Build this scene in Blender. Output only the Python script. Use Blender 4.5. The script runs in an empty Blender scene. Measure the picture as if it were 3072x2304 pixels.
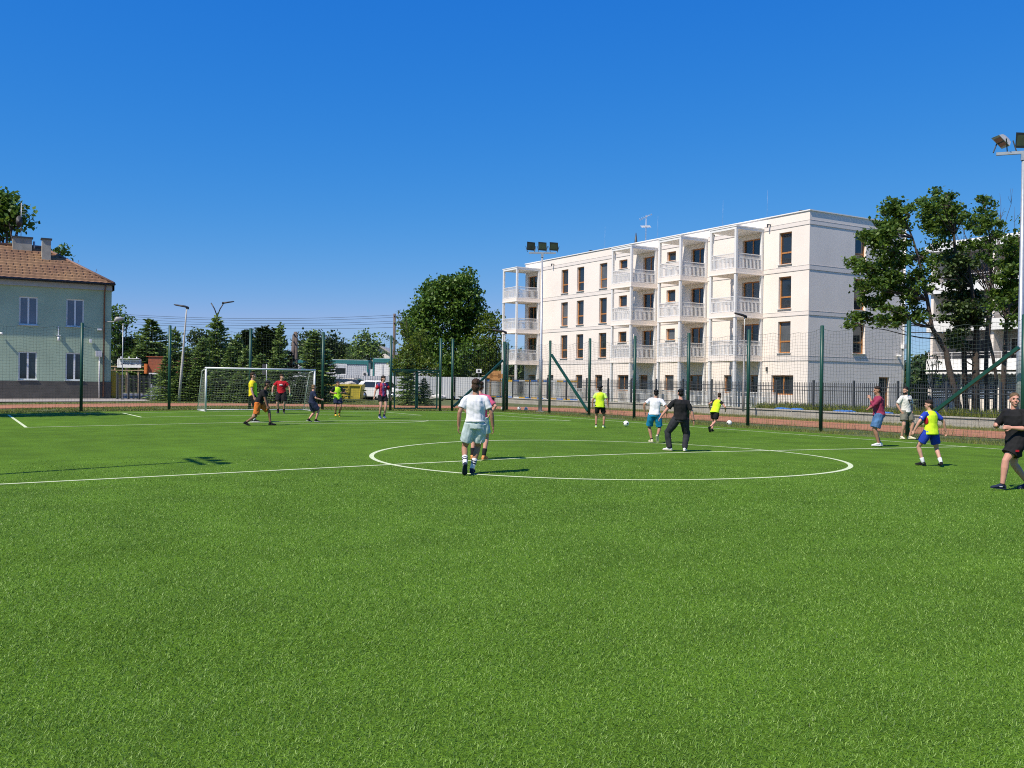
import bpy, bmesh, math, random
import numpy as np
from mathutils import Vector, Matrix, noise
R = math.radians
rng = np.random.default_rng(7)
random.seed(7)
scene = bpy.context.scene
COL = scene.collection

# ---------------------------------------------------------------- camera model (surveyed from the pitch markings)
CX, CY, CH = -12.15, -16.18, 1.560
YAW, PIT, ROL, FPX = R(31.131), R(.1437), R(.8022), 2790.5
W_, L_ = 13.01, 27.42
_c, _s, _cp, _sp = math.cos(YAW), math.sin(YAW), math.cos(PIT), math.sin(PIT)
FW = Vector((_s*_cp, _c*_cp, -_sp)); RT0 = Vector((_c, -_s, 0)); UP0 = RT0.cross(FW)
RT = RT0*math.cos(ROL) + UP0*math.sin(ROL); UP = -RT0*math.sin(ROL) + UP0*math.cos(ROL)
CAM = Vector((CX, CY, CH))
def ray(u, v): return FW + RT*((u-1536)/FPX) - UP*((v-1152)/FPX)
def at(u, v, d): return CAM + ray(u, v)*d
def gz(x, y=0):
    x = max(-15, min(15, x)); return -.0128*(math.sqrt(x*x+5.29)-2.3)
def ground(u, v):
    r = ray(u, v); d = 0
    for i in range(40): d = (gz(CX+r.x*d)-CH)/r.z
    return CAM + r*d
def plx(u, v, x): r = ray(u, v); return CAM + r*((x-CX)/r.x)
def ply(u, v, y): r = ray(u, v); return CAM + r*((y-CY)/r.y)
def base(u, d, z=None):
    p = at(u, 1150, d); p.z = gz(p.x) if z is None else z; return p
def zat(u, v, d): return at(u, v, d).z

# ---------------------------------------------------------------- scene objects
def link(o, parent=None):
    COL.objects.link(o)
    if parent is not None: o.parent = parent
    return o
def tag(o, label=None, cat=None, group=None, kind=None):
    if label: o['label'] = label
    if cat: o['category'] = cat
    if group: o['group'] = group
    if kind: o['kind'] = kind
    return o
def thing(name, label, cat, loc=(0,0,0), rz=0, group=None):
    o = link(bpy.data.objects.new(name, None)); o.location = loc; o.rotation_euler = (0,0,rz); o.empty_display_size = .2
    return tag(o, label, cat, group)
def copy_tree(o, parent=None):
    c = o.copy(); COL.objects.link(c); c.parent = parent
    for ch in list(o.children): copy_tree(ch, c)
    return c

# ---------------------------------------------------------------- materials
MATS = {}
def mat(name, rgb, rough=.6, var=.12, scale=6., bump=0., bscale=60., metal=0., spec=.5, rgb2=None, coat=0., detail=4.):
    if name in MATS: return MATS[name]
    m = bpy.data.materials.new(name); m.use_nodes = True; nt = m.node_tree; N = nt.nodes; Lk = nt.links
    b = N['Principled BSDF']; b.inputs['Roughness'].default_value = rough; b.inputs['Metallic'].default_value = metal
    b.inputs['Specular IOR Level'].default_value = spec; b.inputs['Coat Weight'].default_value = coat
    tc = N.new('ShaderNodeTexCoord')
    n = N.new('ShaderNodeTexNoise'); n.inputs['Scale'].default_value = scale; n.inputs['Detail'].default_value = detail
    Lk.new(tc.outputs['Object'], n.inputs['Vector'])
    r = N.new('ShaderNodeValToRGB'); r.color_ramp.elements[0].position = .3; r.color_ramp.elements[1].position = .7
    c2 = rgb2 or tuple(min(1, c*(1+var)) for c in rgb); c1 = rgb if rgb2 else tuple(c*(1-var) for c in rgb)
    r.color_ramp.elements[0].color = (*c1, 1); r.color_ramp.elements[1].color = (*c2, 1)
    Lk.new(n.outputs['Fac'], r.inputs['Fac']); Lk.new(r.outputs['Color'], b.inputs['Base Color'])
    if bump:
        n2 = N.new('ShaderNodeTexNoise'); n2.inputs['Scale'].default_value = bscale; n2.inputs['Detail'].default_value = 3
        Lk.new(tc.outputs['Object'], n2.inputs['Vector'])
        bp = N.new('ShaderNodeBump'); bp.inputs['Strength'].default_value = bump; bp.inputs['Distance'].default_value = .02
        Lk.new(n2.outputs['Fac'], bp.inputs['Height']); Lk.new(bp.outputs['Normal'], b.inputs['Normal'])
    MATS[name] = m; return m
def leaf_mat(name, c1, c2, c3, transl=.35):
    if name in MATS: return MATS[name]
    m = bpy.data.materials.new(name); m.use_nodes = True; nt = m.node_tree; N = nt.nodes; Lk = nt.links
    N.remove(N['Principled BSDF']); out = N['Material Output']
    g = N.new('ShaderNodeNewGeometry'); r = N.new('ShaderNodeValToRGB'); e = r.color_ramp.elements
    e[0].color = (*c1, 1); e[1].color = (*c3, 1); x = e.new(.55); x.color = (*c2, 1)
    Lk.new(g.outputs['Random Per Island'], r.inputs['Fac'])
    p = N.new('ShaderNodeBsdfPrincipled'); p.inputs['Roughness'].default_value = .5; p.inputs['Specular IOR Level'].default_value = .35
    t = N.new('ShaderNodeBsdfTranslucent'); mx = N.new('ShaderNodeMixShader'); mx.inputs[0].default_value = transl
    hs = N.new('ShaderNodeHueSaturation'); hs.inputs['Value'].default_value = 1.5; hs.inputs['Hue'].default_value = .485
    Lk.new(r.outputs['Color'], p.inputs['Base Color']); Lk.new(r.outputs['Color'], hs.inputs['Color']); Lk.new(hs.outputs['Color'], t.inputs['Color'])
    Lk.new(p.outputs[0], mx.inputs[1]); Lk.new(t.outputs[0], mx.inputs[2]); Lk.new(mx.outputs[0], out.inputs['Surface'])
    MATS[name] = m; return m

# ---------------------------------------------------------------- mesh builder
class MB:
    def __init__(s): s.v = []; s.f = []; s.sm = []
    def add(s, vs, fs, smooth=False):
        b = len(s.v); s.v.extend([tuple(x) for x in vs]); s.f.extend([tuple(i+b for i in f) for f in fs]); s.sm.extend([smooth]*len(fs)); return s
    def box(s, c, d, rz=0, m=None):
        x, y, z = d[0]/2, d[1]/2, d[2]/2
        vs = [Vector((a*x, b*y, e*z)) for a in (-1,1) for b in (-1,1) for e in (-1,1)]
        M = m if m is not None else Matrix.Rotation(rz, 3, 'Z')
        c = Vector(c)
        return s.add([M@v + c for v in vs], [(0,1,3,2),(4,6,7,5),(0,4,5,1),(2,3,7,6),(0,2,6,4),(1,5,7,3)])
    def bx(s, a, b):  # box from min to max corners
        return s.box([(a[i]+b[i])/2 for i in range(3)], [abs(b[i]-a[i]) for i in range(3)])
    def bar(s, p, q, w, h=None, up=(0,0,1)):  # square bar between points
        p, q = Vector(p), Vector(q); d = q-p; l = d.length
        if l < 1e-6: return s
        z = d/l; x = Vector(up).cross(z)
        if x.length < 1e-3: x = Vector((1,0,0)).cross(z)
        if x.length < 1e-3: x = Vector((0,1,0)).cross(z)
        x.normalize(); y = z.cross(x); h = h or w
        vs = [p + x*(a*w/2) + y*(b*h/2) for a, b in ((-1,-1),(1,-1),(1,1),(-1,1))]; vs += [v+d for v in vs]
        return s.add(vs, [(3,2,1,0),(4,5,6,7),(0,1,5,4),(1,2,6,5),(2,3,7,6),(3,0,4,7)])
    def tube(s, pts, rad, n=8, cap=True):
        pts = [Vector(p) for p in pts]; k = len(pts)
        rad = rad if hasattr(rad, '__len__') else [rad]*k
        vs = []; px = None
        for i, p in enumerate(pts):
            t = (pts[min(i+1,k-1)] - pts[max(i-1,0)]).normalized()
            if px is None:
                px = t.orthogonal().normalized()
            px = (px - t*px.dot(t)); px = px.normalized() if px.length > 1e-6 else t.orthogonal().normalized()
            py = t.cross(px)
            for j in range(n):
                a = 2*math.pi*j/n; vs.append(p + (px*math.cos(a)+py*math.sin(a))*rad[i])
        fs = [(i*n+j, i*n+(j+1)%n, (i+1)*n+(j+1)%n, (i+1)*n+j) for i in range(k-1) for j in range(n)]
        if cap: fs += [tuple(range(n-1,-1,-1)), tuple((k-1)*n+j for j in range(n))]
        return s.add(vs, fs, n > 4)
    def loft(s, rings, n=16, cap=True):  # ring = (centre, xvec, yvec)
        vs = []
        for c, x, y in rings:
            c, x, y = Vector(c), Vector(x), Vector(y)
            for j in range(n):
                a = 2*math.pi*j/n; vs.append(c + x*math.cos(a) + y*math.sin(a))
        k = len(rings)
        fs = [(i*n+j, i*n+(j+1)%n, (i+1)*n+(j+1)%n, (i+1)*n+j) for i in range(k-1) for j in range(n)]
        if cap: fs += [tuple(range(n-1,-1,-1)), tuple((k-1)*n+j for j in range(n))]
        return s.add(vs, fs, True)
    def ell(s, c, r, m=None, n=16, k=10, seed=None, amp=0.):
        c = Vector(c); vs = []; 
        for i in range(k+1):
            th = math.pi*i/k
            for j in range(n):
                a = 2*math.pi*j/n; v = Vector((math.sin(th)*math.cos(a), math.sin(th)*math.sin(a), math.cos(th)))
                f = 1 + (amp*noise.noise(v*2.3 + Vector((seed,0,0))) if seed is not None else 0)
                v = Vector((v.x*r[0], v.y*r[1], v.z*r[2]))*f
                vs.append((m@v if m is not None else v) + c)
        fs = [(i*n+j, (i+1)*n+j, (i+1)*n+(j+1)%n, i*n+(j+1)%n) for i in range(k) for j in range(n)]
        return s.add(vs, fs, True)
    def quad(s, a, b, c, d): return s.add([a,b,c,d], [(0,1,2,3)])
    def build(s, name, m, parent=None, bevel=0, merge=False):
        me = bpy.data.meshes.new(name); me.from_pydata(s.v, [], s.f)
        me.polygons.foreach_set('use_smooth', s.sm)
        if merge:
            bm = bmesh.new(); bm.from_mesh(me); bmesh.ops.remove_doubles(bm, verts=bm.verts, dist=1e-4); bmesh.ops.recalc_face_normals(bm, faces=bm.faces); bm.to_mesh(me); bm.free()
        me.update()
        for x in (m if isinstance(m, (list, tuple)) else [m]): me.materials.append(x)
        o = bpy.data.objects.new(name, me); link(o, parent)
        if bevel:
            md = o.modifiers.new('bevel', 'BEVEL'); md.width = bevel; md.segments = 2; md.limit_method = 'ANGLE'
        return o
def build_each(mb, name, m, parent=None, **k):
    """every connected piece becomes a part of its own"""
    par = list(range(len(mb.v)))
    def find(i):
        while par[i] != i: par[i] = par[par[i]]; i = par[i]
        return i
    for f in mb.f:
        for j in f[1:]: par[find(j)] = find(f[0])
    g = {}
    for f, sm in zip(mb.f, mb.sm): g.setdefault(find(f[0]), []).append((f, sm))
    out = []
    for fs in g.values():
        ids = sorted({i for f, _ in fs for i in f}); mp = {i: n for n, i in enumerate(ids)}; q = MB(); q.v = [mb.v[i] for i in ids]; q.f = [tuple(mp[i] for i in f) for f, _ in fs]; q.sm = [x for _, x in fs]
        out.append(q.build(name, m, parent, **k))
    return out
def np_mesh(name, V, F, m, parent=None, smooth=False, mi=None):
    me = bpy.data.meshes.new(name); V = np.asarray(V, np.float32); F = np.asarray(F, np.int32); k = F.shape[1]
    me.vertices.add(len(V)); me.vertices.foreach_set('co', V.ravel())
    me.loops.add(F.size); me.loops.foreach_set('vertex_index', F.ravel())
    me.polygons.add(len(F)); me.polygons.foreach_set('loop_start', np.arange(0, F.size, k, dtype=np.int32))
    me.update(calc_edges=True)
    me.polygons.foreach_set('use_smooth', np.full(len(F), bool(smooth)))
    for x in (m if isinstance(m, (list, tuple)) else [m]): me.materials.append(x)
    if mi is not None: me.polygons.foreach_set('material_index', np.asarray(mi, np.int32))
    return link(bpy.data.objects.new(name, me), parent)
def text_mesh(body, size, m, name, parent, M, ext=.003, align='CENTER', bold=0.):
    cu = bpy.data.curves.new(name, 'FONT'); cu.body = body; cu.size = size; cu.extrude = ext; cu.offset = bold; cu.align_x = align; cu.align_y = 'CENTER'
    t = bpy.data.objects.new(name+'_tmp', cu); COL.objects.link(t)
    dg = bpy.context.evaluated_depsgraph_get(); me = bpy.data.meshes.new_from_object(t.evaluated_get(dg))
    bpy.data.objects.remove(t); me.materials.clear(); me.materials.append(m); me.transform(M)
    return link(bpy.data.objects.new(name, me), parent)
def frameM(o, x, y):  # 4x4 with origin o, axes x (right), y (up), z = x cross y
    x = Vector(x).normalized(); y = Vector(y).normalized(); z = x.cross(y)
    return Matrix(((x.x,y.x,z.x,o[0]),(x.y,y.y,z.y,o[1]),(x.z,y.z,z.z,o[2]),(0,0,0,1)))
def wall(mb, O, ux, W, H, holes, depth, n, uz=(0,0,1), rev=None):
    """wall sheet from O along ux (W) and uz (H) with rectangular holes (x0,x1,z0,z1); reveals go depth against normal n"""
    O, ux, uz, n = Vector(O), Vector(ux), Vector(uz), Vector(n)
    xs = sorted({0., W, *[h[i] for h in holes for i in (0,1)]}); zs = sorted({0., H, *[h[i] for h in holes for i in (2,3)]})
    P = lambda a, b, e=0: O + ux*a + uz*b - n*e
    flip = ux.cross(uz).dot(n) < 0
    def q(m, *p): m.add(p[::-1] if flip else p, [(0,1,2,3)])
    for i in range(len(xs)-1):
        for j in range(len(zs)-1):
            cx, cz = (xs[i]+xs[i+1])/2, (zs[j]+zs[j+1])/2
            if any(h[0] < cx < h[1] and h[2] < cz < h[3] for h in holes): continue
            q(mb, P(xs[i],zs[j]), P(xs[i+1],zs[j]), P(xs[i+1],zs[j+1]), P(xs[i],zs[j+1]))
    for a, b, c, d in holes:
        r = rev or mb
        q(r, P(a,c), P(a,d), P(a,d,depth), P(a,c,depth)); q(r, P(b,d), P(b,c), P(b,c,depth), P(b,d,depth))
        q(r, P(b,c), P(a,c), P(a,c,depth), P(b,c,depth)); q(r, P(a,d), P(b,d), P(b,d,depth), P(a,d,depth))

M_white = mat('white_paint', (.78,.78,.76), .5, .03)
M_green = mat('green_post_paint', (.007,.055,.037), .45, .15, 8)
M_galv = mat('galvanised_steel', (.42,.44,.46), .45, .12, 12, metal=.5)
M_black = mat('black_metal', (.018,.02,.022), .5, .2)
M_dark = mat('dark_steel', (.05,.055,.06), .5, .2)
M_glass = mat('window_glass', (.02,.025,.03), .04, .1, spec=.8)
M_conc = mat('concrete', (.36,.34,.30), .9, .18, 3, .4, 40)
# ================================================================ camera, light, sky
cd = bpy.data.cameras.new('camera'); cam = link(bpy.data.objects.new('camera', cd)); scene.camera = cam
cd.sensor_width = 36; cd.sensor_fit = 'HORIZONTAL'; cd.lens = 36*FPX/3072; cd.clip_end = 4000; cd.clip_start = .05
cam.matrix_world = Matrix(((RT.x,UP.x,-FW.x,CX),(RT.y,UP.y,-FW.y,CY),(RT.z,UP.z,-FW.z,CH),(0,0,0,1)))
AZ, EL = R(77), R(52)     # sunlight travels towards azimuth AZ (from +y to +x)
sd = bpy.data.lights.new('sun', 'SUN'); sd.energy = 4.5; sd.angle = R(.5); sd.color = (1, .91, .78)
sun = link(bpy.data.objects.new('sun', sd)); sun.location = (-30,0,60)
LD = Vector((math.sin(AZ)*math.cos(EL), math.cos(AZ)*math.cos(EL), -math.sin(EL)))
sun.rotation_euler = LD.to_track_quat('-Z', 'Y').to_euler()
w = bpy.data.worlds.new('World'); scene.world = w; w.use_nodes = True
sky = w.node_tree.nodes.new('ShaderNodeTexSky'); sky.sky_type = 'NISHITA'; sky.sun_disc = False
sky.sun_elevation = EL; sky.sun_rotation = AZ + math.pi; sky.altitude = 50; sky.air_density = 1.0; sky.dust_density = 0; sky.ozone_density = 10
bg = w.node_tree.nodes['Background']; bg.inputs['Strength'].default_value = .1
_n = w.node_tree.nodes; _l = w.node_tree.links     # deepen the clear-sky blue channel by channel
_sep = _n.new('ShaderNodeSeparateColor'); _com = _n.new('ShaderNodeCombineColor'); _l.new(sky.outputs['Color'], _sep.inputs[0])
for ch, (a, p) in enumerate(((2.35, 1.92), (.745, .80), (.845, .26))):
    m0 = _n.new('ShaderNodeMath'); m0.operation = 'MULTIPLY'; m0.inputs[1].default_value = .1
    m1 = _n.new('ShaderNodeMath'); m1.operation = 'POWER'; m1.inputs[1].default_value = p
    m2 = _n.new('ShaderNodeMath'); m2.operation = 'MULTIPLY'; m2.inputs[1].default_value = a*10/1.27
    _l.new(_sep.outputs[ch], m0.inputs[0]); _l.new(m0.outputs[0], m1.inputs[0]); _l.new(m1.outputs[0], m2.inputs[0])
    if ch == 0: _mr, _m2r = m0, m2
    else: _l.new(m2.outputs[0], _com.inputs[ch])
    if ch == 1:     # keep the horizon from reddening; the glow round the sun stays white
        k = _n.new('ShaderNodeMath'); k.operation = 'MULTIPLY'; k.inputs[1].default_value = .62; _l.new(m2.outputs[0], k.inputs[0])
        mn = _n.new('ShaderNodeMath'); mn.operation = 'MINIMUM'; _l.new(_m2r.outputs[0], mn.inputs[0]); _l.new(k.outputs[0], mn.inputs[1])
        mg = _n.new('ShaderNodeMapRange'); mg.inputs['From Min'].default_value = .85; mg.inputs['From Max'].default_value = 1.2; _l.new(_mr.outputs[0], mg.inputs['Value'])
        mx = _n.new('ShaderNodeMix'); _l.new(mg.outputs[0], mx.inputs['Factor']); _l.new(mn.outputs[0], mx.inputs['A']); _l.new(_m2r.outputs[0], mx.inputs['B']); _l.new(mx.outputs['Result'], _com.inputs[0])
_l.new(_com.outputs[0], bg.inputs['Color'])
scene.view_settings.view_transform = 'Standard'; scene.view_settings.look = 'None'; scene.view_settings.exposure = .35
scene.cycles.use_denoising = False; scene.render.engine = 'CYCLES'; scene.cycles.filter_width = 1.05; scene.cycles.max_bounces = 6; scene.cycles.diffuse_bounces = 3; scene.cycles.transparent_max_bounces = 8

# ================================================================ ground, turf, markings
def sheet(name, xs, ys, z, m, dz=0., zf=None):
    V = []; F = []
    for y in ys:
        for x in xs: V.append((x, y, (zf(x,y) if zf else gz(x)) + dz))
    n = len(xs)
    for j in range(len(ys)-1):
        for i in range(n-1): F.append((j*n+i, j*n+i+1, (j+1)*n+i+1, (j+1)*n+i))
    o = np_mesh(name, V, F, m); o['kind'] = 'structure'; return o
M_soil = mat('park_grass_soil', (.055,.085,.02), .95, 0, 1.3, .6, 30, rgb2=(.12,.13,.04), detail=8)
# one ground sheet to the horizon
xs = [-2500,-600,-200,-80,-40,-25,-18] + list(np.linspace(-15,15,31)) + [18,22,26,30,36,45,80,200,600,2500]
ys = [-2500,-600,-150,-60,-40,-30,-10,0,10,20,29,33,36,40,45,50,60,80,100,140,200,600,2500]
sheet('ground', xs, ys, 0, M_soil, -.012)
def turf_mat():
    m = bpy.data.materials.new('artificial_turf'); m.use_nodes = True; nt = m.node_tree; N = nt.nodes; Lk = nt.links; b = N['Principled BSDF']
    b.inputs['Roughness'].default_value = .9; b.inputs['Specular IOR Level'].default_value = .12
    g = N.new('ShaderNodeNewGeometry')
    def nz(sc, det=3, stretch=None):
        n = N.new('ShaderNodeTexNoise'); n.inputs['Scale'].default_value = sc; n.inputs['Detail'].default_value = det
        if stretch:
            mp = N.new('ShaderNodeMapping'); mp.inputs['Scale'].default_value = stretch; Lk.new(g.outputs['Position'], mp.inputs['Vector']); Lk.new(mp.outputs[0], n.inputs['Vector'])
        else: Lk.new(g.outputs['Position'], n.inputs['Vector'])
        return n
    fine = nz(55, 4); mid = nz(1.1, 5); big = nz(.25, 3, (1, .35, 1))
    r = N.new('ShaderNodeValToRGB'); e = r.color_ramp.elements; e[0].position = .3; e[1].position = .72; e[0].color = (.052,.113,.008,1); e[1].color = (.138,.262,.019,1)
    Lk.new(fine.outputs['Fac'], r.inputs['Fac'])
    def mul(col, fac, lo, hi):
        mr = N.new('ShaderNodeMapRange'); mr.inputs['From Min'].default_value = .3; mr.inputs['From Max'].default_value = .7; mr.inputs['To Min'].default_value = lo; mr.inputs['To Max'].default_value = hi
        Lk.new(fac, mr.inputs['Value']); mx = N.new('ShaderNodeMix'); mx.data_type = 'RGBA'; mx.blend_type = 'MULTIPLY'; mx.inputs['Factor'].default_value = 1
        Lk.new(col, mx.inputs['A']); Lk.new(mr.outputs[0], mx.inputs['B']); return mx.outputs['Result']
    c = mul(r.outputs['Color'], mid.outputs['Fac'], .80, 1.16); c = mul(c, big.outputs['Fac'], .9, 1.1)
    Lk.new(c, b.inputs['Base Color'])
    bp = N.new('ShaderNodeBump'); bp.inputs['Strength'].default_value = .9; bp.inputs['Distance'].default_value = .03
    Lk.new(fine.outputs['Fac'], bp.inputs['Height']); Lk.new(bp.outputs['Normal'], b.inputs['Normal']); return m
M_turf = turf_mat()
TX0, TX1, TY0, TY1 = -14.8, 14.9, -32., 29.35
sheet('turf_field', list(np.linspace(TX0, TX1, 61)), list(np.linspace(TY0, TY1, 40)), 0, M_turf, .004)
M_line = mat('white_turf_fibre', (.46,.56,.28), .85, 0, 45, .5, 200, rgb2=(.78,.83,.56), detail=8)
LW = .095
def ln(pts, w=LW, closed=False):
    mb = MB(); P = [Vector((p[0],p[1],0)) for p in pts]; q = []
    k = len(P)
    for i in range(k):
        a = P[(i-1)%k] if closed or i else P[i]; b = P[(i+1)%k] if closed or i < k-1 else P[i]
        t = (b-a).normalized(); nn = Vector((-t.y, t.x, 0))*(w/2)
        for s in (1,-1):
            v = P[i] + nn*s; q.append((v.x, v.y, gz(v.x)+.008))
    fs = [(2*i, 2*i+1, 2*((i+1)%k)+1, 2*((i+1)%k)) for i in range(k if closed else k-1)]
    return q, fs
def seg(a, b, n=24): return [(a[0]+(b[0]-a[0])*i/n, a[1]+(b[1]-a[1])*i/n) for i in range(n+1)]
SL = .0197; GL = .0104; GX = .418
mk = MB()
def addl(pts, closed=False): q, f = ln(pts, closed=closed); mk.add(q, f)
gy = lambda x: L_ + GL*x
side = lambda y: W_ + SL*y
h = LW/2
addl(seg((side(gy(W_))-h, gy(W_)+h-.001), (side(-32), -32)))
addl(seg((-12.6, gy(-12.6)), (side(L_)-LW-.003, gy(W_))))
addl(seg((-12.6, 0), (side(0)-h-.003, 0)))
addl([(5.0*math.cos(t), 5.0*math.sin(t)) for t in np.linspace(0, 2*math.pi, 97)[:-1]], True)
for hw, dp in ((6.11, 4.722), (10.50, 10.518)):
    a, b = GX-hw, GX+hw
    addl(seg((a, gy(a)-h-.003), (a, gy(a)-dp))); addl(seg((b, gy(b)-h-.003), (b, gy(b)-dp))); addl(seg((a+h+.003, gy(a)-dp+h), (b-h-.003, gy(b)-dp+h)))
# penalty arc and spot
arc = [(GX+4.4*math.sin(t), gy(GX)-10.518 +2.6 - 4.5*math.cos(t)) for t in np.linspace(-.93, .93, 40)]
addl(arc); addl([(GX-.12+.48*1, gy(GX)-8.2), (GX+.12+.48, gy(GX)-8.2)])
mko = mk.build('field_markings', M_line); mko['kind'] = 'structure'
# raise crossing lines a hair apart is unnecessary: every strip is thin and shares one material; lift the circle and area lines
me = mko.data
# turf fibres near the camera, real blades
def fibres():
    n = 640000
    d = np.sqrt(rng.uniform(2.2**2*.6, 21.**2, n*4)); keep = rng.uniform(0, 1, n*4) < np.clip((5.2/d)**1.5, 0, 1.)*np.clip((21-d)/9, 0, 1); d = d[keep][:n]; n = len(d)
    a = YAW + rng.uniform(-.66, .66, n)
    x = CX + d*np.sin(a); y = CY + d*np.cos(a); ok = (x > TX0+.05) & (x < TX1-.05) & ((y < -.2) | (y > .2)) & (np.abs(np.hypot(x, y)-5.0) > .14); x, y, d = x[ok], y[ok], d[ok]; n = len(x)
    z = -.0128*(np.sqrt(x*x+5.29)-2.3)+.002
    hh = rng.uniform(.009, .022, n); wd = rng.uniform(.0014, .0030, n)*(1+d*.14); th = rng.uniform(0, 2*np.pi, n); le = rng.uniform(.35, 1.38, n); ph = R(40) + .7*np.sin(x*.8+1.3*np.sin(y*.55)) + .4*np.sin(y*1.9+x*.7) + rng.normal(0, 1.5, n)
    bx, by = np.cos(th)*wd/2, np.sin(th)*wd/2
    tx, ty = np.cos(ph)*np.sin(le)*hh*1.4, np.sin(ph)*np.sin(le)*hh*1.4; tz = np.cos(le)*hh + .003
    V = np.empty((n, 4, 3), np.float32)
    V[:,0] = np.stack([x-bx, y-by, z], 1); V[:,1] = np.stack([x+bx, y+by, z], 1)
    V[:,2] = np.stack([x+bx*.55+tx, y+by*.55+ty, z+tz], 1); V[:,3] = np.stack([x-bx*.55+tx, y-by*.55+ty, z+tz], 1)
    F = np.arange(n*4).reshape(n, 4)
    o = np_mesh('turf_fibres', V.reshape(-1,3), F, leaf_mat('turf_fibre', (.040,.104,.005), (.106,.228,.013), (.265,.41,.08), .2))
    tag(o, 'short green plastic turf fibres in the near field', 'turf', kind='stuff')
fibres()
# running track of red clay, bending round the corner
M_clay = mat('red_clay', (.30,.115,.055), .95, .0, 2.2, .4, 50, rgb2=(.42,.19,.10), detail=8)
def strip_path(name, inner, outer, m, dz):
    V = []; F = []
    for a, b in zip(inner, outer):
        for p in (a, b): V.append((p[0], p[1], gz(p[0])+dz))
    for i in range(len(inner)-1): F.append((2*i, 2*i+1, 2*i+3, 2*i+2))
    o = np_mesh(name, V, F, m); o['kind'] = 'structure'; return o
def bend(xr, yt, r):
    pts = [(xr, -60), (xr, 0)] + [(xr, y) for y in np.linspace(4, yt-r, 8)]
    pts += [(xr-r+r*math.cos(t), yt-r+r*math.sin(t)) for t in np.linspace(.1, math.pi/2, 10)]
    return pts + [(x, yt) for x in np.linspace(xr-r-4, -30, 12)]
def wob(pts, s): return [(p[0]+.45*noise.noise((p[0]*.4, p[1]*.4, s)), p[1]+.45*noise.noise((p[0]*.4, p[1]*.4, s+9))) for p in pts]
strip_path('running_track', wob(bend(18.7, 35.6, 6), 1), wob(bend(24.0, 41.8, 10.5), 5), M_clay, .004)
# paved yard and path by the old house, gravel parking yard
M_pave = mat('paving_stone', (.33,.30,.27), .9, .15, 9, .5, 60)
def poly(name, pts, m, dz):
    o = np_mesh(name, [(p[0], p[1], gz(p[0])+dz) for p in pts], [tuple(range(len(pts)))], m); o['kind'] = 'structure'; return o
poly('pavement', [(-30,46.5),(-1.2,46.5),(-.4,54.6),(-30,54.6)], M_pave, .006)
poly('footpath', [(-1.8,54.62),(1.3,54.62),(4.2,75),(.5,75)], mat('path_slab', (.42,.41,.39), .9, .1, 4), .008)
poly('parking_yard', [(9,62),(40,62),(46,80),(12,92)], mat('gravel_yard', (.27,.25,.22), .95, .2, 5, .5, 40), .008)
# ================================================================ white apartment block
M_ren = mat('white_render', (.825,.745,.668), .85, .045, .45, .05, 30)
M_band = mat('grey_white_band', (.75,.685,.63), .85, .03, 1.5, .05, 30)
M_groove = mat('groove_shade', (.40,.38,.36), .9)  # even grey paints the shade of facade grooves onto thin raised strips
M_wood = mat('window_timber', (.42,.18,.05), .45, .2, 8)
M_rail = mat('white_railing', (.74,.73,.71), .5, .03)
M_sill = mat('sheet_sill', (.62,.61,.60), .4, .05)
bld = thing('apartment_building', 'white four storey apartment block with stacked balconies beside the pitch', 'building', (35.3, 25.43, 0))
LOC = Vector((35.3, 25.43, 0))
YF, XE, HT = 34.72, 9.7, 12.9
def shift(mb): mb.v = [(v[0]-LOC.x, v[1]-LOC.y, v[2]-LOC.z) for v in mb.v]; return mb
rows = ((3.72,5.82),(6.66,8.8),(9.62,11.75))
win = []    # (y0,y1,z0,z1,type)
for y0, y1 in ((26.92,28.0),(47.07,48.15),(50.42,51.48),(52.87,53.95)):
    win += [(y0,y1,a,b,'tall') for a,b in rows]
for y0, y1 in ((44.34,45.43),(38.38,39.42)): win += [(y0,y1,a,b,'small') for a,b in ((4.93,5.82),(7.88,8.8),(11.02,11.75))]
for y0, y1 in ((40.75,42.31),(35.11,36.67),(29.7,31.37),(58.1,59.66)): win += [(y0,y1,a,b,'door') for a,b in ((3.56,5.78),(6.47,8.72),(9.40,11.65))]
for y0, y1, a in ((55.05,56.06,.08),(50.47,51.5,.12),(47.58,48.61,.9),(43.99,45.46,.94),(41.56,42.62,.95),(38.44,39.49,.97),(35.13,36.72,.96),(32.31,33.03,.96),(29.76,30.53,.95),(26.62,28.54,.94),(58.2,59.5,.9)):
    win.append((y0,y1,a,2.24,'wide' if y1-y0 > 1.3 else 'plain'))
ewin = [(39.73,40.86,9.75,11.78,'tall'),(39.68,40.86,6.7,8.8,'tall'),(39.64,40.86,3.77,5.83,'tall'),(42.38,43.48,.16,2.23,'plain')]
mb = MB(); DEP = .24
wall(mb, (35.3,25.43,-.3), (0,1,0), YF, HT+.3, [(a-25.43,b-25.43,c+.3,d+.3) for a,b,c,d,_ in win], DEP, (-1,0,0))
wall(mb, (35.3,25.43,-.3), (1,0,0), XE, HT+.3, [(a-35.3,b-35.3,c+.3,d+.3) for a,b,c,d,_ in ewin], DEP, (0,-1,0))
a, b = 25.43, 25.43+YF
mb.quad((45,a,-.3),(45,b,-.3),(45,b,HT),(45,a,HT)); mb.quad((45,b,-.3),(35.3,b,-.3),(35.3,b,HT),(45,b,HT))
mb.quad((35.3,a,12.75),(45,a,12.75),(45,b,12.75),(35.3,b,12.75))
shift(mb).build('wall', M_ren, bld)
mb = MB()   # coping
for p, q in (((35.23,a-.07,HT),(35.6,b+.07,HT+.07)),((35.6,a-.07,HT),(45.07,a+.3,HT+.07)),((44.7,a+.3,HT),(45.07,b+.07,HT+.07)),((35.6,b-.3,HT),(44.7,b+.07,HT+.07))): mb.bx(p, q)
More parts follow.
